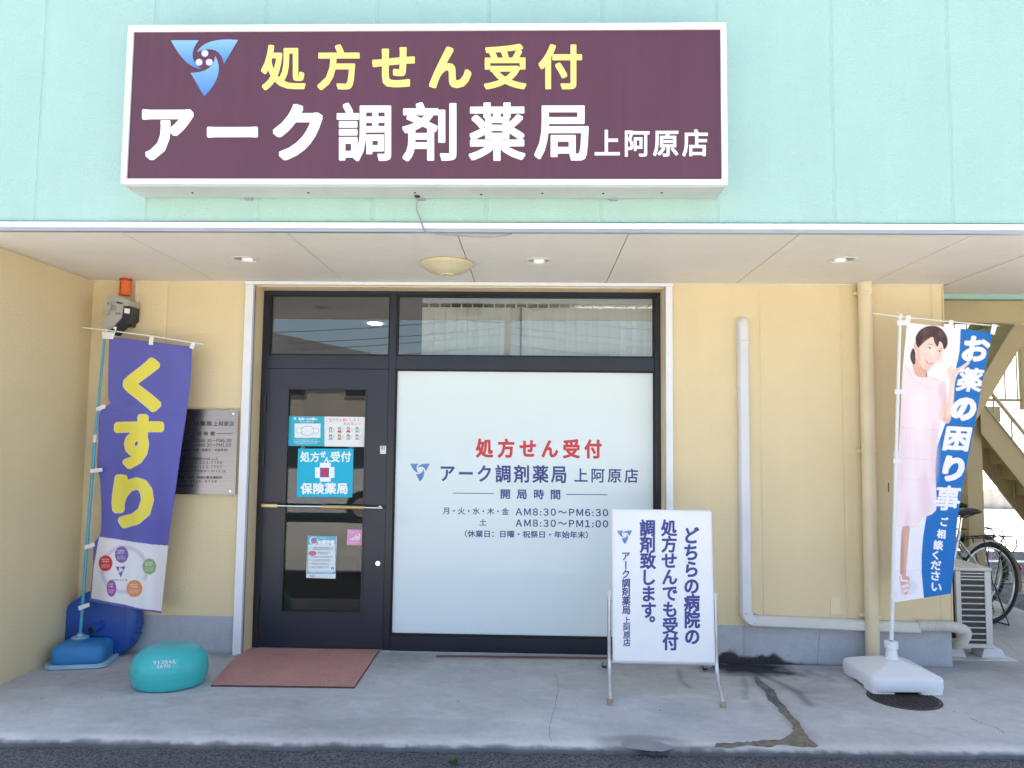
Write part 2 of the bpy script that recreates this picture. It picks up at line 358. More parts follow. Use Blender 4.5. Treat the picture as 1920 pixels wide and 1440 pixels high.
# 2D print canvas -> colours at the vertices of a sheet (flat print)
class Canvas:
    def __init__(s, x0, y0, x1, y1, res, bg):
        s.x0, s.y0, s.res = x0, y0, res; s.w = int((x1-x0)*res)+2; s.h = int((y1-y0)*res)+2
        s.a = np.empty((s.h, s.w, 3)); s.a[:] = lin(bg)
        s.X = x0 + (np.arange(s.w)+0.5)/res; s.Y = y0 + (np.arange(s.h)+0.5)/res
    def _win(s, xmn, ymn, xmx, ymx):
        i0 = max(0, int((xmn-s.x0)*s.res)-1); i1 = min(s.w, int((xmx-s.x0)*s.res)+2); j0 = max(0, int((ymn-s.y0)*s.res)-1); j1 = min(s.h, int((ymx-s.y0)*s.res)+2)
        return i0, i1, j0, j1
    def put(s, win, mask, col, alpha=1.0):
        i0, i1, j0, j1 = win
        if i1 <= i0 or j1 <= j0: return
        m = (mask*alpha)[..., None]; s.a[j0:j1, i0:i1] = s.a[j0:j1, i0:i1]*(1-m) + np.array(lin(col))*m
    def polymask(s, pts, win):
        i0, i1, j0, j1 = win; X, Y = np.meshgrid(s.X[i0:i1], s.Y[j0:j1]); ins = np.zeros(X.shape, bool)
        n = len(pts)
        for k in range(n):
            x1, y1 = pts[k]; x2, y2 = pts[(k+1) % n]
            if y1 == y2: continue
            c = ((y1 > Y) != (y2 > Y)) & (X < (x2-x1)*(Y-y1)/(y2-y1)+x1); ins ^= c
        return ins.astype(float)
    def poly(s, pts, col, alpha=1.0, soft=0):
        xs = [p[0] for p in pts]; ys = [p[1] for p in pts]; win = s._win(min(xs)-soft, min(ys)-soft, max(xs)+soft, max(ys)+soft)
        if win[1] <= win[0] or win[3] <= win[2]: return
        m = s.polymask(pts, win)
        if soft: m = blur(m, max(1, int(soft*s.res/2)))
        s.put(win, m, col, alpha)
    def curve(s, pts, col, alpha=1.0, soft=0, n=6):
        q = smoothpath([(p[0], p[1], 0) for p in pts] + [(pts[0][0], pts[0][1], 0)], n); s.poly([(v.x, v.y) for v in q], col, alpha, soft)
    def rect(s, x0, y0, x1, y1, col, alpha=1.0): s.poly([(x0, y0), (x1, y0), (x1, y1), (x0, y1)], col, alpha)
    def ell(s, cx, cy, rx, ry, col, alpha=1.0, soft=0): s.poly([(cx+rx*math.cos(a*math.pi/16), cy+ry*math.sin(a*math.pi/16)) for a in range(32)], col, alpha, soft)
    def line(s, pts, w_, col, alpha=1.0):
        for (xa, ya), (xb, yb) in zip(pts, pts[1:]):
            d = math.hypot(xb-xa, yb-ya) or 1; nx, ny = -(yb-ya)/d*w_/2, (xb-xa)/d*w_/2
            s.poly([(xa+nx, ya+ny), (xb+nx, yb+ny), (xb-nx, yb-ny), (xa-nx, ya-ny)], col, alpha)
    def glyph(s, ch, quad, col, bold=0.0, alpha=1.0):
        """quad: 4 corners tl,tr,br,bl the glyph's own box is fitted to; bold in canvas units"""
        v, t = _glyph[ch]; mn = v.min(0); mx = v.max(0); u = (v-mn)/np.maximum(mx-mn, 1e-6)
        tl, tr, br, bl = [np.array(q, float) for q in quad]
        U = u[:, 0:1]; V = 1-u[:, 1:2]
        s.tri((tl*(1-U)*(1-V) + tr*U*(1-V) + br*U*V + bl*(1-U)*V), t, col, bold, alpha)
    def tri(s, p, t, col, bold, alpha):
        mn = p.min(0)-bold-1; mx = p.max(0)+bold+1; win = s._win(*mn, *mx); i0, i1, j0, j1 = win
        if i1 <= i0 or j1 <= j0: return
        m = np.zeros((j1-j0, i1-i0))
        for a, b, c in t:
            A, Bq, Cq = p[a], p[b], p[c]
            x0 = max(i0, int((min(A[0], Bq[0], Cq[0])-s.x0)*s.res)-1); x1 = min(i1, int((max(A[0], Bq[0], Cq[0])-s.x0)*s.res)+2)
            y0 = max(j0, int((min(A[1], Bq[1], Cq[1])-s.y0)*s.res)-1); y1 = min(j1, int((max(A[1], Bq[1], Cq[1])-s.y0)*s.res)+2)
            if x1 <= x0 or y1 <= y0: continue
            X, Y = np.meshgrid(s.X[x0:x1], s.Y[y0:y1])
            def e(P, Q): return (Q[0]-P[0])*(Y-P[1])-(Q[1]-P[1])*(X-P[0])
            e0, e1, e2 = e(A, Bq), e(Bq, Cq), e(Cq, A)
            ins = ((e0 >= 0) & (e1 >= 0) & (e2 >= 0)) | ((e0 <= 0) & (e1 <= 0) & (e2 <= 0))
            m[y0-j0:y1-j0, x0-i0:x1-i0][ins] = 1
        if bold:
            r = int(round(bold*s.res)); o = m.copy()
            for dy in range(-r, r+1):
                for dx in range(-r, r+1):
                    if dx*dx+dy*dy > r*r+0.5 or (dx == 0 and dy == 0): continue
                    o = np.maximum(o, np.roll(np.roll(m, dy, 0), dx, 1))
            m = o
        s.put(win, m, col, alpha)
    def text(s, st, x0, y0, x1, y1, col, bold=0.0, space=0.0, alpha=1.0):
        for ch, v, t in line_quads(st, x0, x1, y0, y1, space): s.tri(v, t, col, bold, alpha)
    def greek(s, x0, y0, x1, y1, rows, col, alpha=0.8):
        """lines of print too small to read"""
        rh = (y1-y0)/rows
        for r in range(rows):
            x = x0; end = x0+(x1-x0)*random.uniform(0.75, 1.0)
            while x < end:
                w_ = rh*random.uniform(0.4, 1.2); s.rect(x, y0+r*rh+rh*0.15, min(x+w_, end), y0+r*rh+rh*0.75, col, alpha*random.uniform(0.5, 1)); x += w_+rh*0.15
    def logo(s, x, y, w_, h_, col):
        for p in LOGO: s.poly([(x+a*w_, y+b*h_) for a, b in p], col)
    def sample(s, x, y):
        fx = np.clip((x-s.x0)*s.res-0.5, 0, s.w-1.001); fy = np.clip((y-s.y0)*s.res-0.5, 0, s.h-1.001); i = fx.astype(int); j = fy.astype(int); u = (fx-i)[..., None]; v = (fy-j)[..., None]
        a = s.a; return a[j, i]*(1-u)*(1-v)+a[j, i+1]*u*(1-v)+a[j+1, i]*(1-u)*v+a[j+1, i+1]*u*v
def blur(m, r):
    for ax in (0, 1):
        for _ in range(2):
            c = sum(np.roll(m, k, ax) for k in range(-r, r+1))/(2*r+1); m = c
    return m
def sheet(name, pts, cols, material='print', parent=None, thick=0.0, smooth=True):
    """pts (rows, cols, 3) array; colour per vertex"""
    h, w_, _ = pts.shape; me = bpy.data.meshes.new(name)
    idx = np.arange(h*w_).reshape(h, w_); f = np.stack([idx[:-1, :-1], idx[1:, :-1], idx[1:, 1:], idx[:-1, 1:]], -1).reshape(-1, 4)
    me.from_pydata(pts.reshape(-1, 3).tolist(), [], f.tolist()); me.update()
    ca = me.color_attributes.new('ink', 'FLOAT_COLOR', 'POINT'); c4 = np.ones((h*w_, 4)); c4[:, :3] = cols.reshape(-1, 3); ca.data.foreach_set('color', c4.ravel())
    o = obj(name, me, material, parent)
    if smooth:
        for p in me.polygons: p.use_smooth = True
    return o
def vnoise(x, y, seed=0):
    r = np.random.default_rng(seed); g = r.random((64, 64)); xi = np.floor(x).astype(int); yi = np.floor(y).astype(int); u = x-xi; v = y-yi; u = u*u*(3-2*u); v = v*v*(3-2*v)
    G = lambda a, b: g[b % 64, a % 64]
    return G(xi, yi)*(1-u)*(1-v)+G(xi+1, yi)*u*(1-v)+G(xi, yi+1)*(1-u)*v+G(xi+1, yi+1)*u*v
def fbm(x, y, seed=0, o=4): return sum(vnoise(x*2**k, y*2**k, seed+k)*0.5**k for k in range(o))/sum(0.5**k for k in range(o))
#==STRUCTURE==
# ================================================================== ground and slab
mat('slab', (1, 1, 1), 0.8, attr='ink', bump=(45, 0.22, 0.004, 6), spec=0.35, var=(60, 0.05))
bm = bmesh.new()
xs = [-500, -60, -12, -6, 0, 6, 12, 60, 500]; ys = [-500, -60, -12, -6, -1.45, 3, 12, 60, 500]
vv = [[bm.verts.new((x, y, -0.03)) for x in xs] for y in ys]
for j in range(len(ys)-1):
    for i in range(len(xs)-1): bm.faces.new((vv[j][i], vv[j][i+1], vv[j+1][i+1], vv[j+1][i]))
struct(obj('asphalt_ground', bm, 'asphalt'))

def edgeY(x): return -1.535 + 0.0227*x
X1 = np.arange(-3.3, 4.585, 0.0147); yr = np.concatenate([np.arange(0, 1.80, 0.0147), np.arange(1.80, 4.8, 0.12)])
XX, VV = np.meshgrid(X1, yr)
e = edgeY(XX) + 0.040*(fbm(XX*7, XX*0+3.3, 5)-0.5) + 0.035*(fbm(XX*45, XX*0+1.3, 8)-0.5)
fade = np.clip(1-VV/0.15, 0, 1)
YY = edgeY(XX)*(1-fade) + e*fade + VV
ZZ = -0.012*np.clip(1-VV/0.03, 0, 1)**2 + 0*XX
base = np.array([0.485, 0.477, 0.462])
tone = 0.80 + 0.38*fbm(XX*1.1, YY*1.6, 11, 5) + 0.24*(fbm(XX*5, YY*7, 21)-0.5) + 0.16*(fbm(XX*26, YY*26, 31, 2)-0.5) - 0.10*np.clip((fbm(XX*2.3, YY*3.1, 301)-.55)*6, 0, 1) + 0.08*np.clip((fbm(XX*8+YY*5, YY*14, 311, 2)-.66)*8, 0, 1)
smear = fbm(XX*3+YY*2, YY*10-XX*4, 41); tone += 0.10*(smear-0.5)
# worn pale rim, grimy asphalt splash at the very edge
tone += 0.26*np.exp(-((VV-0.06)/0.05)**2)*(0.5+fbm(XX*6, YY*6, 51))
rim = np.clip(1.2-VV/(0.006+0.05*fbm(XX*18, YY*18, 61)**1.5), 0, 1); tone *= 1-0.72*rim
# dark spatter dirt
sp = fbm(XX*30, YY*30, 71, 3); tone *= 1-0.10*np.clip((sp-0.72)*9, 0, 1)
# mottled darker band along the foot of the wall
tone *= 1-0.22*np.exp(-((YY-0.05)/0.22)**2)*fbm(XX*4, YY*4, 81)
col = base[None, None, :]*tone[..., None]
# black algae under the wall at the pipe foot, and grime running from it
s0 = PZ(1392, 1246); s1 = PZ(1430, 1262)
d = np.sqrt(((XX-s0.x)/0.34)**2 + ((YY-(s0.y-0.05))/0.24)**2) + 0.75*(fbm(XX*12, YY*16, 91)-0.5)
a1 = np.clip(1.35-d*1.25, 0, 1)**0.8
d2 = np.sqrt(((XX-1.62)/0.42)**2 + ((YY+0.18-0.25*(1.62-XX))/0.17)**2) + 1.3*(fbm(XX*14, YY*14+XX*8, 101)-0.5)
a2 = np.clip(1-d2, 0, 1)*0.5
dark = np.clip(a1+a2, 0, 0.96)
col = col*(1-dark[..., None]) + np.array([0.018, 0.018, 0.021])*dark[..., None]
# damp soaked into the concrete along the water trail
def soak(pxs, wd, am, seed):
    P_ = [PZ(1100+a/3.84, 1180+b/3.84) for a, b in pxs]; dmin = np.full(XX.shape, 9.0)
    for a, b in zip(P_, P_[1:]):
        ab = np.array([b.x-a.x, b.y-a.y]); L2 = (ab**2).sum(); t_ = np.clip(((XX-a.x)*ab[0]+(YY-a.y)*ab[1])/L2, 0, 1); dmin = np.minimum(dmin, np.hypot(XX-a.x-t_*ab[0], YY-a.y-t_*ab[1]))
    return am*np.exp(-(dmin/(wd*(0.4+1.2*fbm(XX*12, YY*12, seed))))**2)
k_ = np.maximum(soak([(1180, 300), (1240, 380), (1320, 470), (1400, 560), (1470, 640), (1520, 700), (1540, 780), (1600, 830)], .045, .35, 181), soak([(1600, 830), (1480, 815), (1300, 820), (1100, 832), (900, 848), (640, 855)], .022, .5, 191))
k_ = np.maximum(k_, soak([(1250, 330), (1400, 390), (1520, 450), (1600, 540)], .03, .45, 195)); k_ = np.maximum(k_, soak([(1130, 330), (1150, 430), (1140, 500)], .02, .3, 197)); k_ = np.maximum(k_, soak([(660, 290), (680, 370), (740, 420)], .016, .35, 199))
col = col*(1-k_[..., None])
# damp ring by the slab edge
q = PZ(1205, 1392); d = np.sqrt(((XX-q.x)/0.24)**2+((YY-q.y)/0.10)**2)+0.25*(fbm(XX*7, YY*7, 111)-0.5)
dm = np.clip((1.15-d)*3, 0, 1)*0.32; col = col*(1-dm[..., None])
# faint soft stains
for (px, py, rx, ry, am) in ((1165, 1225, 0.10, 0.05, .3), (1320, 1218, .03, .015, .25), (1270, 1212, .25, .03, .2), (950, 1300, .5, .2, .08), (1420, 1325, .04, .12, .25), (1500, 1290, .3, .12, .18), (1700, 1400, .6, .2, .12)):
    q = PZ(px, max(py, 1235)); d = ((XX-q.x)/rx)**2+((YY-q.y)/ry)**2; col *= (1-am*np.exp(-d)*(0.5+fbm(XX*9, YY*9, 121)))[..., None]
pts = np.stack([XX, YY, ZZ], -1)
skirt = pts[:1].copy(); skirt[..., 2] = -0.06; pts = np.concatenate([skirt, pts]); col = np.concatenate([col[:1]*0.5, col])
slab = struct(sheet('concrete_pavement', pts[:, ::-1], np.clip(col, 0.01, 1)[:, ::-1], 'slab'))
def ribbon(name, pxs, w0, parent, z=0.0012):
    p = [PZ(*q) for q in pxs]; p = smoothpath(p, 7); bm = bmesh.new(); prev = None
    for i, q in enumerate(p):
        t = (p[min(i+1, len(p)-1)]-p[max(i-1, 0)]).normalized(); nv = Vector((-t.y, t.x, 0)); wv = w0*random.uniform(0.4, 1.3)
        j = nv*random.uniform(-1, 1)*0.006
        c = (bm.verts.new(q+j+nv*wv+Vector((0, 0, z))), bm.verts.new(q+j-nv*wv+Vector((0, 0, z))))
        if prev: bm.faces.new((prev[0], prev[1], c[1], c[0]))
        prev = c
    return obj(name, bm, 'crack', parent)
ribbon('crack', [(1042, 1262), (1047, 1290), (1040, 1330), (1030, 1365), (1034, 1392)], 0.0011, slab)
ribbon('crack', [(1818, 1346), (1838, 1355), (1860, 1362), (1885, 1375)], 0.0022, slab)
ribbon('crack', [(1860, 1190), (1890, 1210), (1915, 1232)], 0.0014, slab)
for (px, py) in ((190, 1308), (700, 1282), (1237, 1332), (1790, 1335), (1770, 1328), (78, 1310), (860, 1315)):   # litter specks
    q = PZ(px, py); bm = bmesh.new(); bm.faces.new([bm.verts.new((q.x+random.uniform(.004, .011)*math.cos(a), q.y+random.uniform(.003, .007)*math.sin(a), 0.001)) for a in (0, 1.2, 2.2, 3.4, 4.4, 5.4)])
    obj('speck', bm, 'crack', slab)
def wetmesh(zpts, name, jag=0.008):
    p = [PZ(1100+a/3.84, 1180+b/3.84) for a, b in zpts]; q = []
    for i in range(len(p)):
        a, b = p[i], p[(i+1) % len(p)]
        n = max(1, int((b-a).length/0.02))
        for k in range(n):
            v = a.lerp(b, k/n); q.append(v + Vector((random.uniform(-1, 1)*jag*0.6, random.uniform(-1, 1)*jag, 0)))
    bm = bmesh.new(); vs = [bm.verts.new((v.x, v.y, 0.0016)) for v in q]
    es = [bm.edges.new((vs[i], vs[(i+1) % len(vs)])) for i in range(len(vs))]
    bmesh.ops.triangle_fill(bm, edges=es, use_beauty=True, normal=(0, 0, 1))
    return obj(name, bm, 'wet')
wt = struct(wetmesh([(1205, 350), (1225, 400), (1290, 450), (1300, 500), (1385, 570), (1375, 590), (1420, 620), (1450, 660), (1490, 690), (1480, 750), (1410, 790), (1180, 810), (940, 825), (925, 850), (1040, 855), (1160, 830), (1300, 850), (1400, 830), (1500, 845), (1670, 850), (1655, 825), (1600, 785), (1555, 710), (1530, 670), (1480, 630), (1440, 570), (1370, 490), (1350, 440), (1280, 390), (1215, 335)], 'water_trail'))
mat('worn_tip', (0.36, 0.29, 0.20), 0.7, var=(60, 0.5))
mat('wet_dark', (0.21, 0.215, 0.225), 0.3, var=(9, 0.15))
w2 = struct(wetmesh([(245, 835), (260, 800), (310, 780), (400, 783), (520, 810), (640, 850), (620, 862), (540, 882), (400, 872), (290, 858)], 'puddle', 0.003)); w2.data.materials.clear(); w2.data.materials.append(MATS['wet_dark'])
# tufts of weed in the asphalt at the slab edge
def weed(px, py, n, label):
    q = PZ(px, py, -0.03); t = thing('weed', label, 'weed', q); bm = bmesh.new()
    for k in range(n):
        a = random.uniform(0, 6.28); L_ = random.uniform(.015, .04); b0 = q+Vector((random.uniform(-.02, .02), random.uniform(-.01, .01), 0)); tip = b0+Vector((math.cos(a)*L_*.7, math.sin(a)*L_*.5, L_)); s_ = Vector((math.sin(a), -math.cos(a), 0))*.004
        mid = b0.lerp(tip, .5)+Vector((0, 0, .006)); bm.faces.new([bm.verts.new(v) for v in (b0, mid+s_, tip, mid-s_)])
    obj('leaf_tuft', bm, 'weed', t)
weed(851, 1434, 26, 'small green weed in the asphalt near the picture centre bottom')

# ================================================================== the building
bld = thing('pharmacy_building', 'pharmacy building with mint upper storey, cream lower wall and concrete plinth', 'building', (0, 0, 0))
SOF = 2.669; FY = -1.34; LX = -3.25; RX = 2.90
def panel_mesh(w_, z0, z1, thick, gr=0.011, dp=0.0045):
    """panel facing -Y, local x 0..w_, front at y=0, with chamfered long edges"""
    bm = bmesh.new(); prof = [(0.0002, thick), (0.0002, dp), (gr*.55, dp*.9), (gr, 0), (w_-gr, 0), (w_-gr*.55, dp*.9), (w_-0.0002, dp), (w_-0.0002, thick)]
    a = [bm.verts.new((x, y, z0)) for x, y in prof]; b = [bm.verts.new((x, y, z1)) for x, y in prof]; n = len(a)
    for i in range(n): bm.faces.new((a[i], a[(i+1) % n], b[(i+1) % n], b[i]))
    bm.faces.new(a[::-1]); bm.faces.new(b)
    bmesh.ops.recalc_face_normals(bm, faces=bm.faces); me = bpy.data.meshes.new('wall_panel'); bm.to_mesh(me); bm.free(); return me
xa = PY(917, 20, FY).x; xb = PY(1342, 20, FY).x; pitch = (xb-xa)/2
pm = panel_mesh(pitch, 2.729, 6.2, 0.12); pm.materials.append(MATS['mint_stucco'])
i0 = math.floor((-4.6-xa)/pitch)
for i in range(i0, i0+24):
    o = obj('wall_panel', pm, None, bld); o.location = (xa+i*pitch, FY, 0)
obj('wall_footing', B(xa+i0*pitch, xa+(i0+24)*pitch, FY+0.002, FY+0.13, 2.69, 2.727), 'mint_stucco', bld)
XR = xa+(i0+24)*pitch; XL0 = xa+i0*pitch
obj('upper_block', B(XL0, RX, FY+0.125, 10, 2.75, 6.2), 'mint_stucco', bld)
obj('upper_wing', B(RX+0.003, XR, FY+0.125, 0.36, 2.75, 6.2), 'mint_stucco', bld)
obj('roof', B(XL0-0.1, XR+0.1, FY-0.05, 8, 6.2, 6.35), 'white_alu', bld)
for a, b in ((XL0, PY(28, 425, FY).x), (PY(28, 425, FY).x, PY(1453, 425, FY).x), (PY(1453, 425, FY).x, XR)):
    obj('eaves_trim', B(a+.0008, b-.0008, FY-0.030, FY+0.05, 2.684, 2.716, 0.002), 'white_alu', bld)
obj('drip_edge', B(XL0, XR, FY-0.022, FY+0.012, 2.666, 2.6835), 'grey_alu', bld)
# cream wall panels and plinth
for a, b in ((LX, -2.695), (-2.695, -2.06), (0.94, 1.601), (1.601, 2.187), (2.187, 2.817), (2.817, RX)):
    z0 = 0.262
    m_ = panel_mesh(b-a, z0, SOF-0.004, 0.16); m_.materials.append(MATS['cream_stucco']); o = obj('wall_panel', m_, None, bld); o.location = (a, 0, 0)
obj('corner_bead', B(RX, RX+0.006, -0.004, 0.16, 0.262, SOF-0.004), 'cream_paint', bld)
obj('side_wall', B(LX-0.2, LX, FY+0.14, 0.16, 0, SOF-0.003), 'cream_stucco', bld)
obj('end_wall', B(RX-0.16, RX-0.004, 0.162, 0.45, 0, SOF), 'cream_stucco', bld)
obj('rear_wall', B(2.1, 2.3, 0.45, 9, 0, 2.74), 'cream_stucco', bld)
def plinth(x0, x1, stain):
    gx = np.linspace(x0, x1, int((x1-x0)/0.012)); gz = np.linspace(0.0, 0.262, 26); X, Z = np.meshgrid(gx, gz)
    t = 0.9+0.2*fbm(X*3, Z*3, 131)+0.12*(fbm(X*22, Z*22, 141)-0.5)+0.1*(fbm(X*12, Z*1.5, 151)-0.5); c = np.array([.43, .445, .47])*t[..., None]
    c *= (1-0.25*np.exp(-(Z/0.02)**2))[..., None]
    if stain:
        h = 0.075*np.exp(-((X-1.36)/0.10)**2)+0.07*np.exp(-((X-1.62)/0.12)**2)+0.012*np.exp(-((X-1.6)/.5)**2); d = (h*(0.5+1.0*fbm(X*16, Z*16, 161))-Z)/0.02
        k = np.clip(d+.3, 0, 1)*0.95; c = c*(1-k[..., None])+np.array([.018, .018, .021])*k[..., None]
        s_ = np.exp(-((X-1.475)/0.006)**2)*(Z > .03)*0.35; c *= (1-s_)[..., None]
        dd = fbm(X*45, Z*45, 171, 2); k = np.clip((dd-.72)*8, 0, 1)*np.clip(1-Z/.12, 0, 1)*np.exp(-((X-1.5)/.45)**2); c *= (1-.7*k)[..., None]
    Yp = 0.006+0*X
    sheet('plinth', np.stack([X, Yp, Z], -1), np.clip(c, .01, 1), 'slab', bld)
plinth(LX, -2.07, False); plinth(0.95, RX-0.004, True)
obj('plinth_core', B(1.201, RX-0.005, 0.012, 0.158, 0, 0.2615), 'plinth', bld); obj('plinth_core', B(LX, -2.301, 0.012, 0.158, 0, 0.2615), 'plinth', bld)
for pxs in (((1700, 1172), (1538, 1178), (1536, 1200), (1534, 1225), (1532, 1245)),):
    p = [PY(x, y, 0.004) for x, y in pxs[1:]]; obj('crack', T(p, 0.0009, 4), 'crack', bld)
# soffit boards, with holes where the downlights go
LIGHTS = [PZ(460, 486, SOF), PZ(1010, 489, SOF), PZ(1580, 487, SOF)]; LR = 0.072
def soffit_board(x0, x1, y0, y1):
    bm = bmesh.new(); g = 0.0028; z = SOF
    c = [bm.verts.new((x, y, z)) for x, y in ((x0+g, y0), (x1-g, y0), (x1-g, y1), (x0+g, y1))]
    es = [bm.edges.new((c[i], c[(i+1) % 4])) for i in range(4)]; holes = False
    for l in LIGHTS:
        if x0 < l.x < x1 and y0 < l.y < y1:
            r = [bm.verts.new((l.x+LR*math.cos(k*math.pi/16), l.y+LR*math.sin(k*math.pi/16), z)) for k in range(32)]
            es += [bm.edges.new((r[i], r[(i+1) % 32])) for i in range(32)]; holes = True
    bmesh.ops.triangle_fill(bm, edges=es, use_beauty=True, normal=(0, 0, -1))
    ex = bmesh.ops.extrude_face_region(bm, geom=bm.faces[:]); bmesh.ops.translate(bm, verts=[v for v in ex['geom'] if isinstance(v, bmesh.types.BMVert)], vec=(0, 0, 0.009))
    obj('soffit_board', bm, 'soffit', bld)
SX = [-3.30, -2.33, -1.387, -0.435, 0.512, 1.443, 2.374, 2.915]
for a, b in zip(SX, SX[1:]): soffit_board(a, b, FY+0.013, 0.006 if b < 2.9 else 0.0)
for a, b in ((2.935, 3.70), (3.70, 4.64), (4.64, 5.6), (5.6, 6.5)): soffit_board(a, b, FY+0.013, 0.34)
obj('soffit_backing', B(LX, XR, FY+0.05, 0.36, SOF+0.07, SOF+0.08), 'gap_dark', bld)
obj('soffit_joint', B(2.915, 2.935, FY+0.013, 0.0, SOF+0.004, SOF+0.012), 'soffit', bld)
obj('cove_strip', B(LX, -2.11, -0.012, -0.001, SOF-0.008, SOF-0.001), 'lamp_trim', bld); obj('cove_strip', B(0.99, RX, -0.012, -0.001, SOF-0.008, SOF-0.001), 'lamp_trim', bld)
obj('mint_edge', B(2.935, XR, 0.345, 0.40, 2.635, 2.749), 'mint_stucco', bld)
# opening: aluminium trim and plastered reveal
OL, OR, OT = -2.040, 0.930, 2.634; GY = 0.165
obj('opening_trim', B(-2.106, -2.048, -0.028, 0.02, 0, 2.640, 0.002), 'white_alu', bld)
obj('opening_trim', B(0.936, 0.983, -0.028, 0.02, 0, 2.640, 0.002), 'white_alu', bld)
obj('opening_trim', B(-2.110, 0.987, -0.030, 0.02, 2.641, 2.666, 0.002), 'white_alu', bld)
obj('trim_groove', B(-2.0478, -2.0405, -0.012, 0.01, 0, 2.640), 'grey_alu', bld); obj('trim_groove', B(0.9305, 0.9358, -0.012, 0.01, 0, 2.640), 'grey_alu', bld)
obj('reveal', B(-2.30, OL, 0.021, GY+0.09, 0, 2.665), 'cream_stucco', bld); obj('reveal', B(OR, 1.2, 0.021, GY+0.09, 0, 2.665), 'cream_stucco', bld)
obj('reveal', B(OL+0.0005, OR-0.0005, 0.021, GY+0.09, OT, 2.664), 'cream_stucco', bld)
obj('threshold', B(OL+0.001, OR-0.001, 0.13, 0.30, -0.05, 0.004), 'plinth', bld)
# ---- window: black frame, transom panes, frosted pane
F0, F1 = GY, GY+0.07
win = obj('window', B(-1.082, -1.030, F0, F1, 0.004, OT-0.001, 0.002), 'black_frame', bld)
for nm, a in (('head', (OL+.001, OR-.001, F0+.002, F1, 2.606, OT-.0005)), ('jamb', (0.886, OR-.001, F0+.002, F1, 0.004, 2.6055)), ('jamb', (OL+.001, -1.995, F0+.002, F1, 0.004, 2.6055)),
              ('transom', (-1.0295, 0.8855, F0+.001, F1, 2.046, 2.148)), ('transom', (-1.9945, -1.0825, F0+.001, F1, 2.046, 2.148)), ('sill', (-1.0295, 0.8855, F0-.012, F1, 0.004, 0.112))):
    obj(nm, B(*a, 0.002), 'black_frame', win)
for (x0, x1, z0, z1) in ((-1.0295, 0.8855, 2.1485, 2.6055), (-1.9945, -1.0825, 2.1485, 2.6055), (-1.0295, 0.8855, 0.1125, 2.0455)):   # glazing beads
    bm = bmesh.new(); t = 0.010
    for a in ((x0, x0+t, z0, z1), (x1-t, x1, z0, z1), (x0+t, x1-t, z0, z0+t), (x0+t, x1-t, z1-t, z1)): box(bm, a[0], a[1], F0+0.012, F0+0.05, a[2], a[3])
    obj('glazing_bead', bm, 'rubber', win)
for sx in (-0.955, 0.855): obj('screw', B(sx-.006, sx+.006, F0-.002, F0+.003, 2.128, 2.131), 'rubber', win)
GZ = F0+0.030
obj('pane', B(-1.985, -1.092, GZ, GZ+0.006, 2.158, 2.596), 'glass_clear', win)
obj('pane', B(-1.020, 0.876, GZ, GZ+0.006, 2.158, 2.596), 'glass_clear', win)
obj('frosted_pane', B(-1.020, 0.876, GZ, GZ+0.006, 0.122, 2.036), 'frost_film', win)
# window lettering (film on the glass)
fW = lambda px, py: PY(px, py, GZ-0.0005)
NY = Vector((0, -1, 0))
def wl(s, x0, x1, y0, y1, m_, bold, space, sk=0.0):
    letters(s, x0, x1, y0, y1, lambda x, y: fW(x, y+(x-x0)*sk), NY, m_, win, bold, space)
wl('処方せん受付', 893, 1127, 823, 857, 'red_film', 0.040, 0.24, 0.008)
wl('アーク調剤薬局', 827, 1061, 871, 903, 'navy_film', 0.026, 0.14, 0.01)
wl('上阿原店', 1077, 1196, 878, 904, 'navy_film', 0.018, 0.16, 0.01)
wl('開局時間', 939, 1050, 917, 935, 'navy_film', 0.03, 0.55, 0.011)
wl('月・火・水・木・金', 831, 954, 951, 964, 'navy_film', 0.018, 0.0, 0.011)
wl('AM8:30～PM6:30', 967, 1140, 953, 966, 'navy_film', 0.03, 0.22, 0.011)
wl('土', 899, 912, 973, 985, 'navy_film', 0.018, 0.0)
wl('AM8:30～PM1:00', 967, 1140, 974, 987, 'navy_film', 0.03, 0.22, 0.011)
wl('（休業日：日曜・祝祭日・年始年末）', 872, 1102, 994, 1007, 'navy_film', 0.025, 0.0, 0.011)
for a, b, y in ((849, 926, 924.8), (1062, 1139, 927.2)):
    bm = bmesh.new(); p = [fW(a, y-1.0), fW(b, y-.2), fW(b, y+1.2), fW(a, y+.4)]; bm.faces.new([bm.verts.new(q+NY*0.0006) for q in p]); obj('rule_line', bm, 'navy_film', win)
logo(lambda x, y: fW(769+x, 869+y+x*.01), 37, 34, NY, win, 'logo_deep', 'white_film')
# ---- door
D0 = F0+0.006; D1 = D0+0.042
bm = bmesh.new()
for a in ((-1.9935, -1.836, 0.010, 2.044), (-1.240, -1.0835, 0.010, 2.044), (-1.8358, -1.2402, 0.010, 0.258), (-1.8358, -1.2402, 1.903, 2.044)): box(bm, a[0], a[1], D0, D1, a[2], a[3])
bmesh.ops.remove_doubles(bm, verts=bm.verts, dist=0.0001)
door = obj('door', bm, 'door_paint', bld)
bm = bmesh.new(); x0, x1, z0, z1, t = -1.836, -1.240, 0.258, 1.903, 0.011
for a in ((x0, x0+t, z0, z1), (x1-t, x1, z0, z1), (x0+t, x1-t, z0, z0+t), (x0+t, x1-t, z1-t, z1)): box(bm, a[0], a[1], D0-0.005, D0+0.015, a[2], a[3])
obj('glazing_bead', bm, 'black_frame', door)
DG = D0+0.018
obj('pane', B(-1.830, -1.246, DG, DG+0.006, 0.264, 1.897), 'glass_door', door)
obj('film_strip', B(-1.824, -1.252, DG+0.008, DG+0.010, 0.885, 1.075), 'strip_film', door)
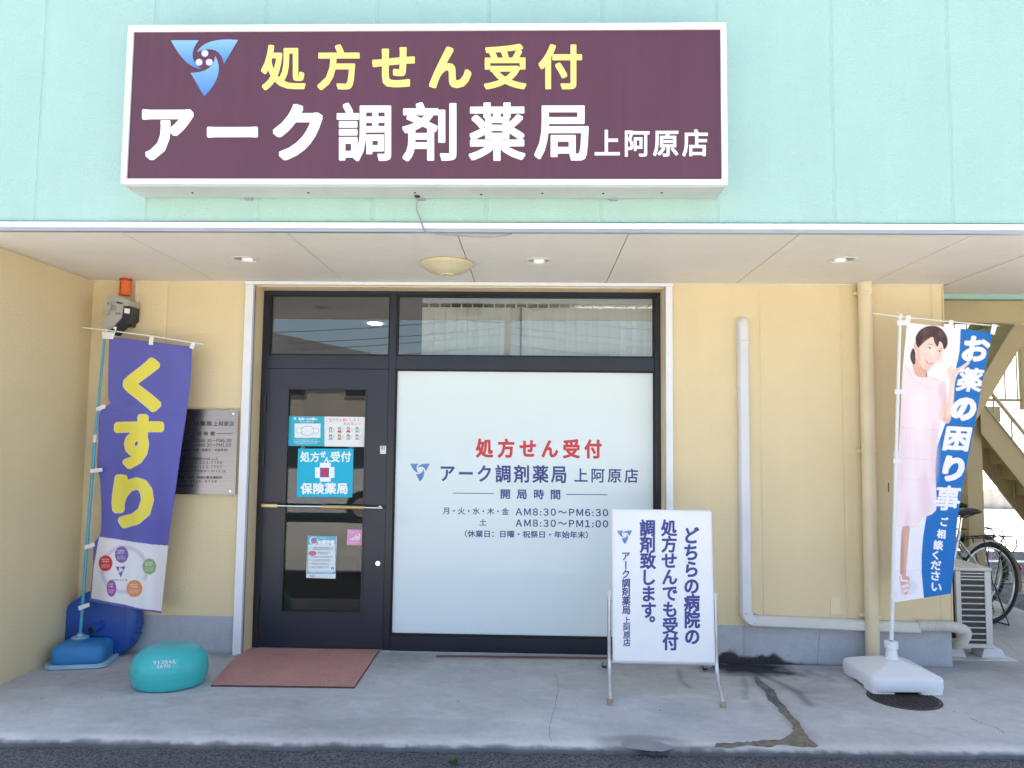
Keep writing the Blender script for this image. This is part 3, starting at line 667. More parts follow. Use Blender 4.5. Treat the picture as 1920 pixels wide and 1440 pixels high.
for z in (1.78, 1.38, 0.33): obj('hinge', T([(-2.0, D0-.012, z-.06), (-2.0, D0-.012, z+.06)], 0.009, 10), 'black_frame', door, True)
hz = PY(600, 950, D0-.05).z
obj('push_bar', T([(-1.985, D0-.05, hz+.003), (-1.095, D0-.05, hz-.004)], 0.0085, 12), 'chrome', door, True)
obj('bar_grip', T([(-1.545, D0-.05, hz-.001), (-1.225, D0-.05, hz-.003)], 0.0135, 14), 'brass', door, True)
bm = bmesh.new(); box(bm, -1.985, -1.865, D0-.064, D0-.03, hz-.010, hz+.016, 0.006, 2); obj('bar_end', bm, 'brass', door, True)
for x in (-1.955, -1.115): obj('bar_bracket', B(x-.012, x+.012, D0-.05, D0, hz-.009, hz+.012, .002), 'dull_chrome', door)
lk = PY(709, 1056, D0); bm = bmesh.new(); tube(bm, [(lk.x, D0-.012, lk.z), (lk.x, D0+.001, lk.z)], .017, 20); lo = obj('lock_cylinder', bm, 'chrome', door, True)
obj('keyhole', B(lk.x-.0015, lk.x+.0015, D0-.0130, D0-.0121, lk.z-.008, lk.z+.003), 'rubber', door)
# ---- room behind the glass
obj('room_floor', B(-3.05, 2.05, 0.305, 4.6, -0.02, 0.003), 'room_floor', bld)
obj('room_wall', B(-3.1, 2.1, 4.6, 4.7, 0, 2.74), 'room', bld); obj('room_wall', B(-3.25, -3.05, 0.165, 4.6, 0, 2.74), 'room', bld); obj('room_wall', B(1.95, 2.095, 0.46, 4.6, 0, 2.74), 'room', bld)
obj('room_wall', B(-3.05, -2.305, 0.18, 0.25, 0, 2.74), 'room', bld); obj('room_wall', B(1.205, 2.09, 0.18, 0.25, 0, 2.74), 'room', bld)
obj('room_ceiling', B(-3.05, 2.05, 0.26, 4.6, 2.70, 2.735), 'room', bld)
for k in range(3):
    obj('counter_front', B(-1.9+k*0.9, -1.01+k*0.9, 3.0, 3.1, 0, 1.0, .004), 'room_floor', bld)
il = PY(603, 635, 3.2); il2 = obj('room_lamp', bmesh.ops.create_circle and T([(-1.62, 2.2, 2.692), (-1.62, 2.2, 2.699)], 0.07, 20), emis('room_lamp_glow', (1, .93, .82), 6), bld)
obj('room_light_box', B(.35, 1.55, 1.3, 1.6, 2.66, 2.699), emis('tube_glow', (1, .95, .86), 5), bld)
# ---- steel beam and stair at the right
obj('steel_beam', B(2.91, 3.78, 0.42, 0.436, 2.47, 2.634), 'steel_beige', bld)
bm = bmesh.new(); box(bm, 2.91, 3.79, 0.41, 0.50, 2.462, 2.4695); box(bm, 2.91, 3.79, 0.437, 0.50, 2.62, 2.634); obj('beam_flange', bm, 'steel_beige', bld)
obj('corridor_deck', B(2.91, 8.0, 0.51, 1.15, 2.63, 2.74), 'steel_beige', bld)
obj('shade_slab', B(2.91, XR, 0.37, 6.5, 6.1, 6.19), 'white_alu', bld)  # added slab above the view, keeps sun off the passage by the stair
#==OBJECTS==
# ================================================================== stair beside the building
st = thing('outdoor_stair', 'beige painted steel outdoor staircase beside the building at the right edge', 'staircase', (3.6, 2.0, 0))
def slanted(bm, a, b, h, y0, y1):
    """plate between a and b (x,z of its top edge), height h down, from y0 to y1"""
    return prism(bm, [(a[0], a[1]), (b[0], b[1]), (b[0], b[1]-h), (a[0], a[1]-h)], lambda x, z: Vector((x, y0, z)), (0, y1-y0, 0))
p = lambda x, y, Y: (PY(x, y, Y).x, PY(x, y, Y).z)
# upper flight (near side plate and underside)
u0 = p(1822, 742, 0.95); u1 = p(2010, 430, 0.95)
obj('upper_stringer', slanted(bmesh.new(), u0, u1, 0.25, 0.95, 0.965), 'steel_beige', st)
obj('upper_stringer', slanted(bmesh.new(), u0, u1, 0.25, 1.72, 1.735), 'steel_beige', st)
bm = bmesh.new(); n = 8
for k in range(n):
    t0 = k/n; t1 = (k+1)/n; xa_ = u0[0]+(u1[0]-u0[0])*t0; xb_ = u0[0]+(u1[0]-u0[0])*t1; z_ = u0[1]+(u1[1]-u0[1])*t0-.06
    box(bm, xa_, xb_+.02, 0.966, 1.719, z_-.012, z_); box(bm, xb_+.008, xb_+.02, 0.966, 1.719, z_, z_+(u1[1]-u0[1])/n-.012)
obj('treads', bm, 'steel_beige', st)
# landing
LZ = p(1850, 757, 2.1)[1]; lx = PY(1838, 757, 1.4).x
obj('landing', B(lx-0.95, lx+0.9, 2.62, 3.3, LZ-.16, LZ, .004), 'steel_beige', st)
obj('landing_edge', B(lx-0.95, lx-0.02, 1.82, 2.615, LZ-.10, LZ-.003), 'steel_beige', st)
# lower flight
l0 = p(1838, 752, 1.8); l1 = p(2060, 1030, 1.8)
obj('lower_stringer', slanted(bmesh.new(), l0, l1, 0.30, 1.8, 1.815), 'steel_beige', st)
bm = bmesh.new(); slanted(bm, (l0[0], l0[1]+.006), (l1[0], l1[1]+.006), .006, 1.775, 1.85); obj('stringer_cap', bm, 'pvc_ivory', st)
obj('lower_stringer', slanted(bmesh.new(), l0, l1, 0.30, 2.25, 2.265), 'steel_beige', st)
bm = bmesh.new(); n = 9
for k in range(n):
    xa_ = l0[0]+(l1[0]-l0[0])*k/n; xb_ = l0[0]+(l1[0]-l0[0])*(k+1)/n; z_ = l0[1]+(l1[1]-l0[1])*(k+1)/n+.02
    box(bm, xa_-.02, xb_, 1.816, 2.249, z_-.01, z_); box(bm, xa_-.02, xa_-.008, 1.816, 2.249, z_, z_-(l1[1]-l0[1])/n-.011)
obj('treads', bm, 'steel_beige', st)
hr = [PY(1846, 728, 2.22), PY(1852, 729, 2.22), PY(1920, 812, 2.22), PY(2050, 970, 2.22)]
obj('handrail', T([tuple(q) for q in hr], .017, 8), 'steel_beige', st, True)
for k in range(9):
    x = hr[1].x+.05+k*.17; t = (x-hr[1].x)/(hr[3].x-hr[1].x); zt = hr[1].z+(hr[3].z-hr[1].z)*t
    obj('baluster', T([(x, 2.22, zt-.8), (x, 2.22, zt)], .007, 6), 'steel_beige', st)
zr = p(1880, 750, 3.28)[1]; xl = PY(1836, 750, 3.28).x
obj('bottom_rail', T([(xl-.3, 3.28, zr), (xl+2.4, 3.28, zr)], .014, 8), 'steel_beige', st)
obj('top_rail', T([(xl-.3, 3.28, zr+1.0), (xl+2.4, 3.28, zr+1.0)], .018, 8), 'steel_beige', st)
for k in range(20): obj('baluster', T([(xl-.25+k*.135, 3.28, zr), (xl-.25+k*.135, 3.28, zr+1.0)], .007, 6), 'steel_beige', st)
obj('newel', B(xl+.46, xl+.52, 3.25, 3.31, LZ, zr+1.05, .004), 'steel_beige', st)
obj('bracket', B(lx-.14, lx+.1, 1.76, 1.8, LZ-.40, LZ-.35, .003), 'dull_chrome', st)
cx = PY(1822, 960, 1.95)
obj('column', B(cx.x-.075, cx.x+.075, 1.875, 2.025, 0, LZ-.16, .004), 'steel_beige', st)
obj('column_foot', B(cx.x-.12, cx.x+.12, 1.83, 2.07, 0.001, .02, .003), 'steel_beige', st)

# ================================================================== signboard over the entrance
SY = -1.59; SX0, SX1, SZ0, SZ1 = -2.192, 0.989, 2.856, 3.727
sg = thing('signboard', 'long purple lightbox signboard with yellow and white lettering on the mint wall', 'signboard', (-.6, -1.46, 2.856))
bm = bmesh.new(); box(bm, SX0+.006, SX1-.006, SY+.03, FY-.006, SZ0+.004, SZ1-.004); obj('housing', bm, 'housing', sg)
fw = .036
for a in ((SX0, SX1, SZ1-fw, SZ1), (SX0, SX1, SZ0, SZ0+.030)): obj('frame_bar', B(a[0], a[1], SY, SY+.045, a[2], a[3], .0025), 'white_alu', sg)
for a in ((SX0-.0015, SX0+.030), (SX1-.030, SX1+.0015)): obj('frame_bar', B(a[0], a[1], SY-.0015, FY-.02 if False else SY+.046, SZ0+.0305, SZ1-fw-.0005, .0025), 'white_alu', sg)
for a in ((SX0, SX0+.005), (SX1-.005, SX1)): obj('side_plate', B(a[0], a[1], SY+.047, FY-.004, SZ0, SZ1), 'white_alu', sg)
for k in range(3):
    xa_ = SX0+.012+(SX1-SX0-.024)*k/3; xb_ = SX0+.012+(SX1-SX0-.024)*(k+1)/3
    obj('base_plate', B(xa_+.001, xb_-.001, SY+.047, FY-.02, SZ0, SZ0+.0035), 'housing', sg)
FYs = SY+.010
obj('face_panel', B(SX0+.031, SX1-.031, FYs, FYs+.004, SZ0+.031, SZ1-fw-.001), 'purple', sg)
fS = lambda px, py: PY(px, py, FYs-.0003)
letters('処方せん受付', 492, 1089, 86, 167, lambda x, y: fS(x, y-(x-492)*.003), NY, 'yellow_film', sg, .040, .24, False, kanji=.72)
letters('アーク調剤薬局', 271, 1101, 196, 301, lambda x, y: fS(x, y-(x-271)*.0025), NY, 'white_film', sg, .044, .14, False, kanji=.60)
letters('上阿原店', 1116, 1326, 244, 293, lambda x, y: fS(x, y-(x-1116)*.002), NY, 'white_film', sg, .030, .10, False, kanji=.75)
logo(lambda x, y: fS(320.5+x, 74+y), 126, 107, NY, sg)
for px, py in ((361, 361), (578, 361), (778, 361), (902, 364), (1017, 362), (1131, 362), (1241, 361)):
    q = PZ(px, py, SZ0); q.y = max(min(q.y, FY-.04), SY+.06); obj('bolt', T([(q.x, q.y, SZ0-.004), (q.x, q.y, SZ0+.001)], .006, 8), 'dark_ink', sg)
for px in (468, 790, 1150):
    x = PY(px, 374, FY).x; obj('wall_bracket', B(x-.02, x+.02, FY-.035, FY-.001, SZ0-.010, SZ0-.0005), 'grey_alu', sg)
cb = tag(obj('power_cable', T(smoothpath([PY(782, 372, -1.40), PY(781, 392, -1.385), PY(785, 402, -1.378), PY(791, 420, -1.378), PY(795, 431, -1.385), PY(800, 436, -1.375), PY(815, 438.5, -1.368), PY(850, 441, -1.352), PY(915, 444.5, -1.335), PY(960, 439, -1.330)], 6), .0042, 8), 'cable', None, True), 'grey power cable hanging from the signboard to the soffit edge', 'cable')
gr = PY(782, 371, -1.40); obj('grommet', T([(gr.x, -1.40, SZ0-.006), (gr.x, -1.40, SZ0+.002)], .016, 14), 'dark_ink', sg, True)

# ================================================================== soffit lights and dome
labs = ['recessed round downlight in the soffit, left of the entrance above the door', 'recessed round downlight in the soffit next to the cream dome', 'recessed round downlight in the soffit above the drainpipe, rightmost of three']
for l, lb in zip(LIGHTS, labs):
    t = thing('downlight', lb, 'downlight', (l.x, l.y, SOF), 'soffit downlights')
    c = (l.x, l.y, SOF)
    obj('trim_ring', lathe(bmesh.new(), [(LR-.004, .004), (LR-.004, -.002), (LR+.004, -.006), (LR+.016, -.003), (LR+.017, -.0005)], c, 40), 'lamp_trim', t, True)
    obj('reflector', lathe(bmesh.new(), [(LR-.005, .003), (LR-.012, .02), (LR-.02, .04), (.03, .062), (.0, .064)], c, 32), 'dull_chrome', t, True)
    obj('bulb', lathe(bmesh.new(), [(0, .008), (.020, .012), (.030, .022), (.032, .034), (.022, .05), (.014, .06)], c, 20), 'bulb', t, True)
dq = PZ(838, 492, SOF); t = thing('sensor_dome', 'cream plastic dome fixed to the soffit above the entrance', 'ceiling fixture', dq)
DR = .170
obj('dome_shell', lathe(bmesh.new(), [(DR-.01, -.0005), (DR, -.006), (DR+.001, -.020), (DR-.012, -.031), (DR-.016, -.033), (DR-.035, -.050), (DR-.07, -.068), (.055, -.077), (.048, -.079), (0, -.080)], dq, 48), 'dome', t, True, 25)
obj('lens_ring', lathe(bmesh.new(), [(.045, -.0792), (.043, -.085), (.028, -.086), (.026, -.081)], dq, 28), 'dome', t, True)
obj('sensor_lens', lathe(bmesh.new(), [(.0255, -.0802), (.02, -.083), (0, -.084)], dq, 20), 'dull_chrome', t, True)

# ================================================================== blinds behind the transom
bl = thing('vertical_blind', 'beige vertical slat blind hanging behind the window glass', 'blind', (0, .34, 0.2))
bx0 = PY(795, 560, .34).x; obj('headrail', B(bx0-.01, 0.905, .325, .365, 2.575, 2.612, .003), 'white_alu', bl)
sm = bmesh.new(); V = []
for z in (0.16, 2.545):
    for k in range(5): V.append(sm.verts.new((-.047+.0235*k, .006*math.cos((k-2)*.8)-.006, z)))
for k in range(4): sm.faces.new((V[k], V[k+1], V[6+k], V[5+k]))
sme = bpy.data.meshes.new('slat'); sm.to_mesh(sme); sm.free(); sme.materials.append(MATS['blind'])
nsl = 21
for k in range(nsl):
    o = obj('slat', sme, None, bl); o.location = (bx0+.04+k*(0.86-bx0-.04)/(nsl-1)*1.0, .345, 0); a = random.uniform(-14, -6) if k not in (8, 9) else (-38 if k == 8 else 35); o.rotation_euler = (0, random.uniform(-.002, .002), R(a))
    obj('hanger', B(o.location.x-.004, o.location.x+.004, .343, .347, 2.54, 2.576), 'white_plastic', bl)

# ================================================================== posters and stickers on the door glass
PYd = DG-.0012
def flatprint(name, label, cat, canvas, quad, Y, n, parent=None, group=None):
    """flat sheet on the plane Y; quad photo corners tl,tr,br,bl"""
    tl, tr, br, bl_ = [np.array(q, float) for q in quad]; nx, ny = n
    U, V = np.meshgrid(np.linspace(0, 1, nx), np.linspace(0, 1, ny)); U = U[..., None]; V = V[..., None]
    P2 = tl*(1-U)*(1-V)+tr*U*(1-V)+br*U*V+bl_*(1-U)*V
    c = canvas.sample(P2[..., 0], P2[..., 1])
    W = [np.array(PY(q[0], q[1], Y)) for q in (tl, tr, br, bl_)]; P3 = W[0]*(1-U)*(1-V)+W[1]*U*(1-V)+W[2]*U*V+W[3]*(1-U)*V
    o = sheet(name, P3, c)
    me = o.data; bm = bmesh.new(); bm.from_mesh(me); ex = bmesh.ops.extrude_face_region(bm, geom=bm.faces[:]); bmesh.ops.translate(bm, verts=[v for v in ex['geom'] if isinstance(v, bmesh.types.BMVert)], vec=(0, -.0005, 0)); bmesh.ops.recalc_face_normals(bm, faces=bm.faces); bm.to_mesh(me); bm.free()
    return tag(o, label, cat, group)
# mask notice
c = Canvas(538, 780, 688, 838, 6, (.10, .60, .70)); c.rect(608.5, 779, 690, 840, (.93, .94, .94))
c.rect(538, 780, 608, 838, (.20, .70, .79)); c.text('皆様へのお願い', 560, 783, 595, 788, (1, 1, 1), .15); c.ell(553, 785, 2.4, 2.4, (.75, .9, .92)); c.greek(562, 789.6, 594, 792, 1, (1, 1, 1), .7)
c.rect(552.5, 794, 601, 821, (.93, .95, .95)); c.ell(561, 807.5, 6.3, 5.2, (.35, .62, .75)); c.ell(561, 807.5, 5.7, 4.6, (.95, .96, .96)); c.ell(592, 807.5, 6.3, 5.2, (.35, .62, .75)); c.ell(592, 807.5, 5.7, 4.6, (.95, .96, .96))
c.curve([(566, 802), (576, 799), (587, 802), (587, 813), (576, 816.5), (566, 813)], (.35, .6, .72)); c.curve([(566.6, 802.6), (576, 799.7), (586.4, 802.6), (586.4, 812.5), (576, 815.8), (566.6, 812.5)], (.96, .97, .97))
for k in range(4): c.line([(567, 804.5+k*2.6), (576, 803.9+k*2.9), (586, 804.5+k*2.6)], .3, (.65, .76, .82))
c.greek(551, 823.5, 603, 833, 3, (.8, .95, .97), .75)
c.text('ご協力をお願いします。', 611, 784, 677, 790.5, (.80, .42, .42)); c.text('薬局長より', 644, 792, 676, 797.5, (.80, .42, .42))
for r in range(2):
    for k in range(4):
        x, y = 616+k*16.5, 801+r*13.5; hair = (.2, .17, .16); c.ell(x+4, y+3.2, 3.0, 3.4, hair); c.ell(x+4, y+3.9, 2.1, 2.3, (.95, .82, .74)); c.curve([(x, y+10), (x+1.5, y+6.5), (x+6.5, y+6.5), (x+8, y+10)], [(.6, .8, .85), (.75, .4, .35), (.82, .3, .3), (.55, .75, .8), (.6, .78, .8), (.85, .6, .3), (.65, .75, .78), (.85, .6, .65)][r*4+k]); c.greek(x+8, y+1, x+13, y+9, 4, (.6, .72, .78), .6)
flatprint('notice_sheet', 'teal and white mask notice taped at the top of the door glass', 'notice', c, ((540, 780), (686, 782), (684, 838), (538, 836)), PYd, (300, 116))
# cyan square poster
c = Canvas(555, 838, 666, 934, 6, (.04, .73, .87)); W_ = (1, 1, 1)
for ch, x, y0, y1, w_ in (('処', 564, 847, 866, 17), ('方', 583, 848, 866, 16), ('せ', 601, 847, 857, 10), ('ん', 609, 857, 867, 10), ('受', 621, 847, 866, 17), ('付', 640, 847, 866, 18)): c.glyph(ch, ((x, y0), (x+w_, y0), (x+w_-1, y1), (x-1, y1)), W_, .5)
for a in ((600, 868, 620, 903), (591, 876, 627, 896)): c.curve([(a[0]+2, a[1]), (a[2]-2, a[1]), (a[2], a[1]+2), (a[2], a[3]-2), (a[2]-2, a[3]), (a[0]+2, a[3]), (a[0], a[3]-2), (a[0], a[1]+2)], W_)
c.rect(600, 877, 617, 895, (.15, .45, .70)); c.glyph('処', ((601.5, 878.5), (615.5, 878.5), (615.5, 893), (601.5, 893)), (.85, .12, .2), .7)
c.text('保険薬局', 564.5, 906, 651, 926, W_, .9, .05)
flatprint('square_poster', 'bright cyan square prescription poster with a white cross on the door glass', 'poster', c, ((559, 841), (663, 841.5), (660.5, 932.5), (556, 932)), PYd-.0014, (230, 200))
# white handbook leaflet
c = Canvas(572, 1002, 632, 1087, 6, (.93, .95, .96)); c.rect(576, 1005, 630, 1076, (.45, .74, .82)); c.rect(578, 1021, 628.5, 1072, (.92, .95, .96)); c.ell(588, 1013.5, 8, 7.5, (.93, .95, .96)); c.curve([(583, 1010), (592, 1009), (594, 1017), (585, 1019)], (.80, .5, .55)); c.curve([(586, 1008), (594, 1009), (592, 1014), (585, 1014)], (.35, .62, .75))
c.text('お薬手帳', 596.5, 1013, 627, 1021, (.98, 1, 1), .6); c.greek(597, 1007.5, 616, 1010.5, 1, (.95, .98, 1)); c.rect(578, 1025, 627.5, 1032, (.86, .9, .92)); c.greek(588, 1025.5, 626, 1032, 3, (.35, .42, .5)); c.ell(586, 1037.5, 7.5, 4.8, (.86, .48, .56)); c.greek(595, 1034.5, 622, 1040, 2, (.4, .45, .5)); c.greek(582, 1043, 624, 1046, 1, (.25, .35, .45), 1)
for k in range(3): c.greek(584, 1048.5+k*6.5, 622, 1053+k*6.5, 2, (.35, .42, .5)); c.ell(581.5, 1050+k*6.5, 1, 1, (.86, .4, .5))
c.ell(623.5, 1066, 2.6, 2.6, (.3, .25, .3)); c.ell(623.5, 1067, 1.8, 1.9, (.95, .8, .75)); c.greek(579, 1072.5, 627, 1075.5, 1, (.95, .98, 1)); c.greek(580, 1077.5, 594, 1082.5, 2, (.4, .42, .5))
flatprint('leaflet', 'white and teal printed leaflet taped low on the door glass', 'leaflet', c, ((577, 1004.5), (631.5, 1005.5), (629, 1085), (574, 1083.5)), PYd, (130, 180))
# pink payment sticker
c = Canvas(648, 990, 682, 1024, 8, (.92, .64, .80)); c.text('Rakuten', 655, 996, 674, 999.5, (.98, .85, .92)); 
for k in range(4): c.rect(656.5+k*3.2, 1010-k*1.8, 659+k*3.2, 1013, (.98, .9, .95))
c.curve([(668, 1003), (673, 1000), (676, 1004), (674, 1012), (669, 1012)], (.98, .92, .9)); c.ell(671, 1003.5, 1.2, 1.2, (.5, .3, .25)); c.greek(654, 1016, 673, 1019, 1, (.98, .88, .94))
flatprint('pink_sticker', 'small pink square sticker at the right edge of the door glass', 'sticker', c, ((651.5, 992.5), (679.5, 993), (679, 1022.5), (650, 1022)), PYd, (70, 70))
# pull plate
c = Canvas(711, 834, 726, 853, 10, (.92, .92, .92)); c.glyph('引', ((715, 837), (721, 837), (721, 844.5), (715, 844.5)), (.15, .15, .2), .25); c.greek(714.5, 847, 721.5, 849.5, 1, (.5, .5, .55))
flatprint('pull_sticker', 'tiny white pull sticker on the right stile of the door', 'sticker', c, ((713, 836), (724, 836.2), (723.6, 851), (712.7, 850.8)), D0-.0006, (40, 56))

# ================================================================== steel plaque
t = thing('steel_plaque', 'brushed steel plaque with opening hours beside the door, half behind the purple banner', 'plaque', (-2.35, -.02, 1.1))
qa = PY(447, 768, -.03); qb = PY(441, 928, -.03); px0 = qa.x-.62
obj('plate', B(px0, (qa.x+qb.x)/2, -.032, -.028, qb.z, qa.z, .0008), 'steel_plate', t)
for (x, y) in ((438, 776), (432, 921)):
    q = PY(x, y, -.034); obj('standoff', T([(q.x, -.038, q.z), (q.x, 0, q.z)], .007, 14), 'chrome', t, True)
    obj('standoff', T([(q.x-.575, -.038, q.z), (q.x-.575, 0, q.z)], .007, 14), 'chrome', t, True)
fP = lambda px, py: PY(px, py, -.0325)
def pl(s, x0, x1, y0, y1, bold=.02, space=0.0): letters(s, x0, x1, y0, y1, fP, NY, 'dark_ink', t, bold, space, joined=True, name='lettering')
pl('アーク調剤薬局', 316, 396.5, 789.5, 798.5, .03, .1); pl('上阿原店', 400.5, 438.5, 790, 798.5, .02, .08); pl('開局時間', 357.5, 402, 809, 817, .03, .5)
pl('月・火・水・木・金', 316, 365.5, 823, 829, .02); pl('AM8:30～PM6:30', 368, 433.5, 823, 829.3, .02, .1); pl('土', 341.5, 347, 831.5, 837); pl('AM8:30～PM1:00', 368, 433.5, 831.5, 837.5, .02, .1)
pl('（休業日：日曜・祝祭日・年始年末）', 336, 427, 841, 846.5); pl('甲府市上阿原町446-1-A', 334.5, 408, 857.5, 863); pl('TEL055-223-7706', 335, 417, 865, 870, .02, .2); pl('FAX055-223-7707', 334, 416, 873, 878, .02, .2)
pl('e-mail:info@arc-m.co.jp', 334, 423, 880.5, 886, .02, .2); pl('夜間・休日・時間外緊急連絡先', 333.5, 416.5, 892.5, 898); pl('080-6610-9738', 333, 406, 900, 905, .02, .25); pl('緊急時対応', 333, 364, 908, 913.5)
for a, b in ((318, 353), (406, 436)):
    bm = bmesh.new(); bm.faces.new([bm.verts.new(fP(x, y)+NY*.0006) for x, y in ((a, 812.6), (b, 812.6), (b, 813.6), (a, 813.6))]); obj('rule_line', bm, 'dark_ink', t)

# ================================================================== alarm lamp unit, top left
t = thing('alarm_unit', 'grey security alarm unit with orange strobe in the left corner under the soffit', 'alarm', PY(228, 560, -.08))
zc0 = PY(232, 530, -.09); r_ = .040
obj('strobe', lathe(bmesh.new(), [(0, 0), (r_, 0), (r_, -.118), (0, -.118)], (zc0.x, -.065, SOF-.004), 24), 'orange', t, True)
obj('strobe_cap', lathe(bmesh.new(), [(r_+.001, -.0005), (r_+.002, -.014), (r_+.0005, -.015)], (zc0.x, -.065, SOF-.003), 24), 'device_red', t, True)
obj('strobe_mark', B(zc0.x-.016, zc0.x-.014, -.1065, -.1045, SOF-.09, SOF-.03), 'device_dark', t)
obj('wall_strip', B(zc0.x+.047, zc0.x+.062, -.014, -.001, SOF-.16, SOF-.01), 'lamp_trim', t)
def plate(pxs, Yf, depth, m_, nm, bev=.004):
    bm = bmesh.new(); prism(bm, pxs, lambda x, y: PY(100+x/8, 480+y/8, Yf), (0, depth, 0)); bmesh.ops.recalc_face_normals(bm, faces=bm.faces)
    if bev: bmesh.ops.bevel(bm, geom=bm.edges[:], offset=bev, segments=2, affect='EDGES', clamp_overlap=True)
    return obj(nm, bm, m_, t, True, 30)
plate([(1140, 650), (1185, 675), (1190, 725), (1225, 750), (1215, 970), (1170, 1000), (1165, 1055), (1040, 1060), (1090, 900), (1090, 660)], -.075, .07, 'device_dark', 'back_plate')
plate([(800, 590), (880, 585), (1000, 610), (1140, 655), (1140, 745), (1050, 750), (1010, 720), (860, 690), (800, 670)], -.165, .15, 'device_grey', 'hood', .006)
plate([(860, 690), (1050, 735), (1050, 745), (1020, 930), (850, 1105), (700, 1020), (740, 960), (800, 900), (850, 800)], -.16, .10, 'device_grey', 'body', .006)
plate([(1055, 750), (1170, 760), (1165, 860), (1145, 930), (1010, 1070), (905, 1180), (780, 1160), (850, 1105), (1020, 935)], -.150, .09, 'device_dark', 'arm', .004)
plate([(1065, 780), (1145, 790), (1140, 865), (1060, 855)], -.156, .01, 'lens', 'lamp_lens', .002)
plate([(800, 690), (850, 690), (855, 760), (800, 885), (745, 850), (775, 760)], -.185, .03, 'device_grey', 'side_lever', .004)
q = PY(100+820/8, 480+718/8, -.187); obj('lever_screw', T([(q.x, -.188, q.z), (q.x, -.18, q.z)], .005, 10), 'device_dark', t)
for k in range(4): plate([(870, 735+k*22), (945, 748+k*22), (945, 753+k*22), (870, 740+k*22)], -.1615, .002, 'device_dark', 'vent_slot', 0)
plate([(945, 680), (1040, 700), (1045, 720), (950, 705)], -.1665, .002, 'device_dark', 'vent_slot', 0)
letters('SECOM', 216.5, 226, 586, 589.5, lambda x, y: PY(x, y, -.1605), NY, 'device_dark', t, .04, .05, joined=True, name='lettering')


# ================================================================== pipes on the wall
t = thing('drainpipe', 'cream painted round drainpipe running down the front wall', 'drainpipe', (2.37, -.06, 0))
dx = PY(1629.5, 900, -.062).x; dr = .0465
obj('pipe', T([(dx-.002, -.062, .0), (dx+.002, -.062, SOF+.002)], dr, 28), 'cream_paint', t, True)
obj('pipe_socket', lathe(bmesh.new(), [(dr, 0), (dr+.004, .0), (dr+.004, -.085), (dr+.001, -.09)], (dx+.002, -.062, SOF-.001), 28), 'cream_paint', t, True)
for y in (549, 845, 1155):
    z = PY(1630, y, -.062).z; c = (dx, -.062, z)
    cl = obj('pipe_clamp', lathe(bmesh.new(), [(dr, -.011), (dr+.004, -.011), (dr+.004, .011), (dr, .011)], c, 28), 'cream_paint', t, True)
    obj('clamp_bolt', B(dx+.005, dx+.022, -.062-dr-.012, -.062-dr+.002, z-.010, z+.010, .002), 'cream_paint', t); obj('clamp_arm', B(dx-.065, dx-.03, -.045, 0, z-.008, z+.008), 'cream_paint', t)
obj('foot_socket', lathe(bmesh.new(), [(dr, .035), (dr+.006, .03), (dr+.006, 0)], (dx, -.062, 0), 28), 'cream_paint', t, True)

t = thing('pipe_cover', 'white plastic air conditioner pipe cover bent along the cream wall', 'pipe cover', (1.48, -.04, .3))
cx0 = PY(1395.5, 800, -.04).x; cz0 = PY(1395.5, 1164, -.04).z; hw = .037; cd_ = .062
def duct_profile_v(x, z0, z1):
    bm = bmesh.new(); pr = [(-hw, 0), (-hw, -cd_*.7), (-hw*.72, -cd_*.96), (0, -cd_), (hw*.72, -cd_*.96), (hw, -cd_*.7), (hw, 0)]
    prism(bm, pr, lambda a, b: Vector((x+a, b-.001, z0)), (0, 0, z1-z0)); return bm
zt = PY(1394, 640, -.04).z; ztop = PY(1393, 593, -.04).z
obj('vertical_run', duct_profile_v(cx0, cz0+.058, zt), 'pvc_white', t, True, 30)
bm = bmesh.new(); pr = [(-hw, 0), (-hw, -cd_*.7), (-hw*.72, -cd_*.96), (0, -cd_), (hw*.72, -cd_*.96), (hw, -cd_*.7), (hw, 0)]
x1_ = PY(1724, 1175, -.04).x; prism(bm, pr, lambda a, b: Vector((cx0+.058, b-.001, cz0+a)), (x1_-cx0-.058, 0, -.028)); obj('horizontal_run', bm, 'pvc_ivory', t, True, 30)
bm = bmesh.new(); rings = []                      # elbow
k_ = 1.06
for i in range(9):
    a = math.pi/2*i/8; cxp, czp = cx0+.062, cz0+.062
    ring = []
    for (u, b) in pr:
        rr = .062-u*k_ if True else 0
        ring.append(bm.verts.new((cxp-math.cos(a)*rr, b*k_-.001, czp-math.sin(a)*rr)))
    rings.append(ring)
for a, b in zip(rings, rings[1:]):
    for i in range(len(a)-1): bm.faces.new((a[i], a[i+1], b[i+1], b[i]))
el = obj('elbow', bm, 'pvc_white', t, True, 30)
bm = bmesh.new(); w_ = hw+.004
pts2 = [(-w_, zt-.02)] + [(w_*math.cos(math.pi-a*math.pi/10)*(1), ztop-.045+.045*math.sin(a*math.pi/10)) for a in range(11)] + [(w_, zt-.02)]
prism(bm, pts2, lambda a, b: Vector((cx0+a, -.006, b)), (0, .005, 0)); obj('cap_flange', bm, 'pvc_white', t)
bm = bmesh.new(); ringsv = []
for (s_, yv) in ((1.0, -.007), (.93, -.04), (.86, -.056), (.66, -.066), (.3, -.068)):
    ringsv.append([bm.verts.new((cx0+a*s_*.93, yv, (b-(ztop+zt)/2)*s_+(ztop+zt)/2-(1-s_)*.012)) for a, b in pts2])
for a, b in zip(ringsv, ringsv[1:]):
    for i in range(len(a)): bm.faces.new((a[i], a[(i+1) % len(a)], b[(i+1) % len(a)], b[i]))
bm.faces.new(ringsv[-1]); obj('wall_cap', bm, 'pvc_white', t, True, 50)
